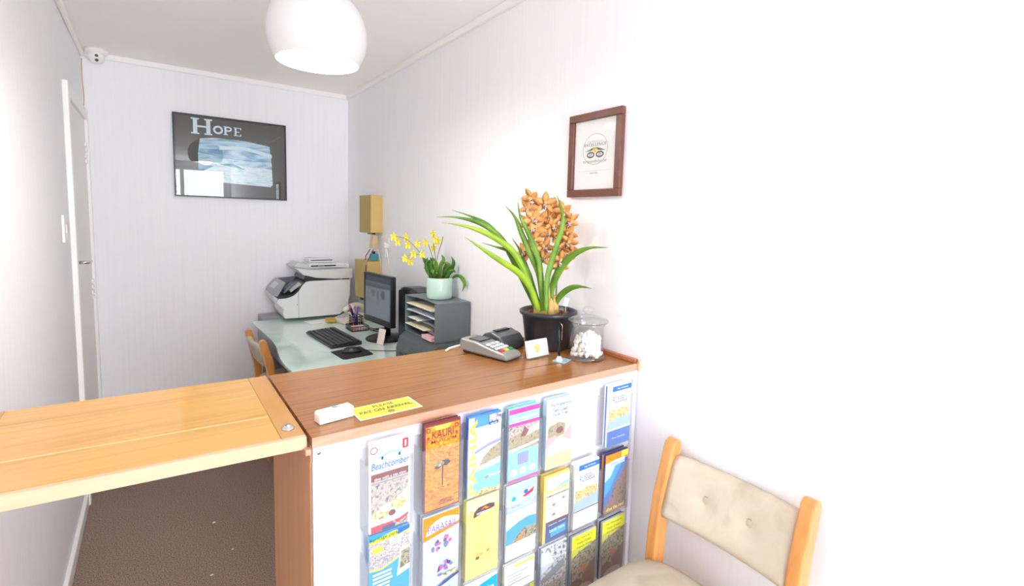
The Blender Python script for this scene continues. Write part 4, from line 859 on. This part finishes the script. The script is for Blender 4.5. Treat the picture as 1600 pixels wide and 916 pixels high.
for i, q in enumerate(YF_):
    f = fy if i == 0 else copy_tree(fy, yo2)
    q = Vector(q); dirn = (CAMP-q).normalized()+Vector((rd.uniform(-.6, .6), rd.uniform(-.4, .4), rd.uniform(-.3, .3)))
    f.location = q-Vector(o); f.rotation_euler = dirn.to_track_quat('Z', 'Y').to_euler()
YL = [[(-0.055, -1.79, 1.17), (-0.04, -1.83, 1.195), (-0.03, -1.865, 1.187), (-0.025, -1.885, 1.16), (-0.03, -1.87, 1.118)], [(-0.06, -1.762, 1.165), (-0.048, -1.79, 1.225), (-0.042, -1.80, 1.258), (-0.049, -1.79, 1.291)], [(-0.117, -1.747, 1.168), (-0.144, -1.741, 1.226), (-0.17, -1.736, 1.266), (-0.183, -1.733, 1.298)], [(-0.084, -1.753, 1.165), (-0.091, -1.752, 1.232), (-0.075, -1.756, 1.271), (-0.086, -1.753, 1.297)], [(-0.13, -1.744, 1.165), (-0.156, -1.739, 1.214), (-0.163, -1.737, 1.253), (-0.157, -1.739, 1.285)], [(-0.097, -1.751, 1.165), (-0.117, -1.747, 1.226), (-0.131, -1.744, 1.259), (-0.144, -1.741, 1.285)], [(-0.071, -1.756, 1.165), (-0.055, -1.78, 1.212), (-0.065, -1.777, 1.251), (-0.092, -1.762, 1.265)], [(-0.084, -1.753, 1.165), (-0.068, -1.777, 1.225), (-0.045, -1.80, 1.244), (-0.052, -1.81, 1.264)]]
for i in range(14):
    a = rd.random()*6.28; h_ = .04+.06*rd.random(); bx, by = -.098+.03*math.cos(a), -1.76+.03*math.sin(a); ex = .045*math.cos(a); ey = .045*math.sin(a)
    YL.append([(bx, by, 1.168), (bx+ex*.35, by+ey*.35, 1.17+h_*.7), (min(-.02, bx+ex*.8), by+ey*.8, 1.17+h_), (min(-.012, bx+ex*1.1), by+ey*1.1, 1.17+h_*.85)])
for i, L_ in enumerate(YL):
    MB(o).ribbon(L_, .022, up=(.4, .8, .3), fold=.2, wf=lambda q: max(.08, math.sin(PI*(q*.9+.08)))).build('leaf', LEAFD if i % 3 else LEAFG, yo2)

# ------------------------------------------------------------------ wall boxes, outlet, cables (right wall by the corner)
def wall_box(z0, z1, lab, xo=-.082, ya=-.52, yb_=-.736):
    t_ = thing('speaker_box', lab, 'box', (0, (ya+yb_)/2, z0))
    w = (ya-yb_)/2
    MB().box((xo, -w, 0), (-.001, w, z1-z0), bev=.002).build('case', BOXL, t_)
    MB().box((xo-.004, -w-.001, -.001), (xo-.0003, w+.001, z1-z0+.001), bev=.001).build('front_board', BOXO, t_)
    return t_
b1 = wall_box(1.368, 1.622, 'upper ochre box mounted on the right wall near the corner')
b2 = wall_box(.91, 1.172, 'lower ochre box on the right wall behind the monitor', -.098, -.47, -.715)
MB().box((-.05, -.05, -.012), (-.03, .05, -.0015)).build('bottom_vent', BLK, b1)
MB().box((-.075, .06, -.03), (-.03, .10, -.002)).build('corner_foot', BLK, b2)
br = tag(MB().prism([(-.074, 1.264), (-.066, 1.354), (-.036, 1.354), (-.03, 1.30), (-.036, 1.264)], -.735, -.68, 'y', bev=.002).build('wooden_bracket', FLAPE), 'pale wooden block between the two ochre wall boxes', 'bracket')
bb = thing('blue_bottle', 'small teal bottle with black cap on top of the lower ochre box', 'bottle', (-.045, -.69, 1.1735))
MB().box((-.026, -.02, 0), (.026, .02, .05), bev=.006).build('bottle_body', mat('teal_plastic', '#4c9aa5', .3), bb)
MB().lathe([(.01, .05), (.01, .066), (0, .067)], n=12).build('bottle_cap', BLK, bb)
wo_ = thing('wall_outlet', 'white power outlet on the right wall beside the ochre boxes', 'outlet', (0, -.79, 1.31))
MB().box((-.008, -.075, -.035), (-.001, .075, .035), bev=.003).build('faceplate', TRIM, wo_)
for y_ in (-.04, .03): MB().box((-.010, y_-.006, .012), (-.0085, y_+.006, .024)).build('switch', CREAM, wo_)
w2 = tag(MB().box((-.008, -.80, 1.205), (-.001, -.735, 1.265), bev=.003).build('phone_socket', TRIM), 'small white phone socket below the power outlet', 'socket')
pg = thing('plug', 'white power plug with long white cord hanging down the right wall', 'plug', (-.01, -.865, 1.29))
MB().obox((-.022, -.012, .0), (.034, .04, .03), (.2, .3, 0), bev=.008, seg=3).build('plug_body', TRIM, pg)
MB(( -.01, -.865, 1.29)).tube(smooth_path([Vector(q) for q in ((-.035, -.88, 1.285), (-.03, -.90, 1.22), (-.018, -.905, 1.12), (-.02, -.90, 1.0), (-.02, -.91, .8))], 4), .004, 8).build('cord', TRIM, pg)
for i, pts in enumerate((((-.075, -.70, 1.255), (-.088, -.66, 1.21), (-.088, -.64, 1.178)), ((-.052, -.70, 1.255), (-.074, -.70, 1.21), (-.103, -.70, 1.14), (-.105, -.71, 1.05)), ((-.03, -.72, 1.255), (-.02, -.735, 1.2), (-.015, -.74, 1.1), (-.02, -.745, 1.0)))):
    tag(MB().tube(smooth_path([Vector(q) for q in pts], 4), .0028, 6).build('speaker_cable', BLK if i < 2 else CREAM), ('short black cable leaning from the wooden block to the lower box', 'black cable hanging down the face of the lower ochre box', 'cream cable hanging beside the lower ochre box')[i], 'cable')

# ------------------------------------------------------------------ HOPE picture on the back wall
hp = thing('framed_poster', 'thin black framed glazed poster titled HOPE on the back wall', 'picture', (-.8, 0, 1.85)); 
x0, x1, z0, z1 = -1.1416, -.4585, 1.578, 2.1226; o = (-.8, 0, 1.85)
t_ = MB(o); fwid = .009
t_.box((x0, -.022, z0), (x1, -.002, z0+fwid)); t_.box((x0, -.022, z1-fwid), (x1, -.002, z1)); t_.box((x0, -.022, z0+fwid), (x0+fwid, -.002, z1-fwid)); t_.box((x1-fwid, -.022, z0+fwid), (x1, -.002, z1-fwid)); t_.build('frame', BLK, hp)
MB(o).box((x0+fwid, -.010, z0+fwid), (x1-fwid, -.006, z1-fwid)).build('backing', mat('poster_black', '#43423f', .6), hp)
p = Print(x1-x0, z1-z0, .0002)
SKY_ = textured('poster_seascape', ['#3b6f96', '#7fb0cf', '#bfdcea', '#5d93b6'], (1.2, 1, 5), 4, 3, .5, distort=1.0)
SEA_ = textured('poster_surf', ['#a9cfdf', '#dceef2', '#8ab8cc'], (1.5, 1, 6), 5, 4, .5, distort=1.5)
p.poly([(.2, .55), (.22, .72), (.35, .745), (.62, .74), (.84, .7), (.86, .45), (.86, .2), (.5, .22), (.2, .3)], SKY_); p.poly([(.2, .3), (.4, .44), (.6, .42), (.86, .40), (.865, .2), (.845, .17), (.3, .2), (.21, .22)], SEA_); p.poly([(.38, .42), (.5, .44), (.62, .37), (.5, .4)], flat('poster_wave', '#5f93ad')); p.poly([(.38, .6), (.6, .63), (.86, .55), (.86, .6), (.6, .67), (.38, .65)], flat('poster_foam', '#c8e4ef'))
HB = flat('poster_lettering', '#cfe6f2')
def hrect(*a): p.rect(*a, HB)
# serif capitals
hrect(.165, .78, .20, .95); hrect(.275, .78, .31, .95); hrect(.20, .855, .275, .875)
for u in (.182, .292):
    hrect(u-.034, .945, u+.034, .962); hrect(u-.034, .77, u+.034, .786)
p.ring(.375, .845, .043, .052, .018, HB)
hrect(.43, .80, .448, .892); p.ring(.462, .868, .034, .032, .014, HB); hrect(.422, .793, .462, .802); hrect(.422, .89, .455, .899)
hrect(.52, .80, .536, .892); hrect(.512, .793, .578, .803); hrect(.512, .889, .578, .899); hrect(.536, .84, .562, .85); hrect(.57, .793, .578, .82); hrect(.57, .872, .578, .899)
hrect(.30, .79, .30, .79)
p.build('poster_print', frame_M((x0-o[0], -.0102, z0-o[2]), (1, 0, 0), (0, 0, 1)), hp)
MB(o).box((x0+fwid, -.0185, z0+fwid), (x1-fwid, -.0165, z1-fwid)).build('glazing', PICG, hp)

# ------------------------------------------------------------------ certificate on the right wall
cf = thing('framed_certificate', 'brown wood framed certificate on the right wall above the orchid', 'picture', (0, -2.73, 1.72)); o = (0, -2.73, 1.72)
ya, yb_, za, zb_ = -2.603, -2.856, 1.573, 1.866; fw_ = .026
t_ = [((-.02, yb_, za), (-.001, ya, za+fw_)), ((-.02, yb_, zb_-fw_), (-.001, ya, zb_)), ((-.02, ya-fw_, za+fw_), (-.001, ya, zb_-fw_)), ((-.02, yb_, za+fw_), (-.001, yb_+fw_, zb_-fw_))]
for a, b in t_: MB(o).box(a, b, bev=.0025).build('frame_rail', FRAMEW, cf)
MB(o).box((-.009, yb_+fw_, za+fw_), (-.002, ya-fw_, zb_-fw_)).build('certificate_paper', flat('cert_paper', '#eef0ec', .7), cf)
ww, hh = (ya-fw_)-(yb_+fw_), zb_-za-2*fw_
p = Print(ww, hh, .0001); G1 = flat('cert_grey', '#b9bdb9'); G2 = flat('cert_dark', '#5f6660')
p.ring(.5, .58, .30, .225, .012, G1, 40); p.text('CERTIFICATE OF', .32, .675, .68, .7, G1); p.text('EXCELLENCE', .24, .625, .76, .665, G2); 
for u in (.4, .62): p.ring(u, .5, .095, .048, .03, G2); p.ell(u, .5, .04, .02, G1)
p.poly([(.26, .55), (.45, .6), (.56, .6), (.76, .55), (.68, .555), (.56, .565), (.46, .565), (.34, .555)], G2); p.poly([(.44, .565), (.5, .53), (.57, .565), (.55, .59), (.46, .59)], flat('cert_gold', '#e6c945'))
p.text('tripadvisor', .22, .375, .8, .43, flat('cert_green', '#8fae96'), .01); p.text('for outstanding guest reviews', .12, .26, .9, .28, G1); p.text('MOTEL', .4, .225, .6, .245, G2)
p.build('certificate_print', frame_M((-.0091, ya-fw_, za+fw_-o[2]) - Vector((0, o[1], 0)) if False else Vector((-.0091, ya-fw_-o[1], za+fw_-o[2])), (0, -1, 0), (0, 0, 1)), cf)
MB(o).box((-.0155, yb_+fw_, za+fw_), (-.0145, ya-fw_, zb_-fw_)).build('glazing', CERTG, cf)

# ------------------------------------------------------------------ dining chairs
def make_chair(label, cat='chair'):
    """Local frame: sitter faces -x, back at x=0; width along y."""
    t_ = thing('dining_chair', label, cat, (0, 0, 0), 0, 'wood and beige velour dining chairs')
    hw = .205
    for s in (-1, 1):
        y_ = s*(hw-.016)
        sec = [(.0, 0), (.03, 0), (.014, .30), (.008, .46), (.016, .59), (.045, .74), (.068, .834), (.062, .850), (.044, .856), (.026, .848), (-.018, .70), (-.034, .59), (-.040, .48), (-.032, .3), (-.014, 0)]
        sec = [(x-.02, z) for x, z in sec]
        MB().prism(sec, y_-.017, y_+.017, 'y', bev=.0055, seg=2).build('back_post', CHAIRW, t_)
        MB().prism([(-.40, 0), (-.372, 0), (-.365, .44), (-.405, .44)], y_-.016, y_+.016, 'y', bev=.004).build('front_leg', CHAIRW, t_)
        MB().box((-.366, y_-.010, .36), (-.052, y_+.010, .42), bev=.002).build('side_rail', CHAIRW, t_)
    MB().box((-.395, -hw+.034, .36), (-.375, hw-.034, .42), bev=.002).build('front_rail', CHAIRW, t_)
    MB().box((-.052, -hw+.034, .36), (-.034, hw-.034, .42), bev=.002).build('rear_rail', CHAIRW, t_)
    # backrest: padded, slightly curved panel between the posts
    bm = bmesh.new(); nu, nv = 22, 14; y2 = hw-.0335
    buttons = [(-.062, .0), (.062, .0)]
    def surf(u, v, side):
        y = (u*2-1)*y2; z = .640+v*.170; xb = -.038+(z-.60)*.31; bow = .014*(1-(y/y2)**2)   # bows away from the sitter
        edge = min(1, min(v, 1-v)*7); th = .010+.011*math.sqrt(edge); 
        if side < 0:
            for by, bz in buttons:
                d2 = ((y-by)**2+(z-.728-bz)**2)/.022**2; th -= .013*math.exp(-d2)
        return Vector((xb+bow+side*th, y, z))
    G = {}
    for side in (-1, 1):
        for i in range(nu+1):
            for j in range(nv+1): G[side, i, j] = bm.verts.new(surf(i/nu, j/nv, side))
    for side in (-1, 1):
        for i in range(nu):
            for j in range(nv):
                f = bm.faces.new([G[side, i, j], G[side, i+1, j], G[side, i+1, j+1], G[side, i, j+1]]); f.smooth = True
    for i in range(nu):
        for j in (0, nv): bm.faces.new([G[-1, i, j], G[-1, i+1, j], G[1, i+1, j], G[1, i, j]]).smooth = True
    for j in range(nv):
        for i in (0, nu): bm.faces.new([G[-1, i, j], G[-1, i, j+1], G[1, i, j+1], G[1, i, j]]).smooth = True
    bmesh.ops.recalc_face_normals(bm, faces=bm.faces)
    mb_ = MB(); mb_.merge(bm); bk = mb_.build('backrest', FABRIC, t_)
    for by, bz in buttons:
        sp = surf((by/y2+1)/2, (.728-.640)/.170, -1)
        MB().sphere(sp, .0125, n=18, sc=(.42, 1, 1)).build('button', mat('button_velour', '#c2b6a0', .8), bk)
        MB().tube([sp+Vector((.0, .0138*math.cos(k*PI/12), .0138*math.sin(k*PI/12))) for k in range(24)], .0014, 6, closed=True).build('button_seam', mat('seam', '#9c8f7a', .9), bk)
    # seat cushion: rounded slab, domed
    bm = bmesh.new(); n = 36; rings = []
    def outline(a, k):
        c, s = math.cos(a), math.sin(a); e = .42
        return (-.235+.218*k*math.copysign(abs(c)**e, c), (.222+.012*(-c))*k*math.copysign(abs(s)**e, s))
    lay = [(.94, .421), (1.0, .431), (1.018, .46), (1.006, .49), (.965, .510), (.85, .523), (.6, .532), (.3, .536)]
    for k, z in lay: rings.append([bm.verts.new((*outline(2*PI*i/n, k), z)) for i in range(n)])
    for A, B in zip(rings, rings[1:]):
        for i in range(n): bm.faces.new([A[i], A[(i+1) % n], B[(i+1) % n], B[i]]).smooth = True
    bm.faces.new(rings[0][::-1]); top = bm.verts.new((-.235, 0, .537))
    for i in range(n): bm.faces.new([rings[-1][i], rings[-1][(i+1) % n], top]).smooth = True
    bmesh.ops.recalc_face_normals(bm, faces=bm.faces)
    mb_ = MB(); mb_.merge(bm); mb_.build('seat', FABRIC, t_)
    return t_
c1 = make_chair('beige velour dining chair with orange wood posts against the right wall, near the counter')
c1.location = (-.068, -3.325, 0.0)
c2 = copy_tree(c1); c2['label'] = 'wooden dining chair drawn up to the glass desk behind the counter flap'
c2.location = (-.762, -.682, 0); c2.rotation_euler = (0, 0, PI+math.radians(5)); c2.scale = (.87, .87, .87)

# small debris on the carpet
for i, (x, y, s) in enumerate(((-1.08, -1.36, .006), (-1.12, -1.75, .005), (-1.03, -1.62, .004))):
    tag(MB().box((x, y, .001), (x+s*2, y+s, .003)).build('carpet_crumb', PAPER), 'tiny white crumb on the brown carpet under the flap', 'crumb', 'white crumbs on the carpet')
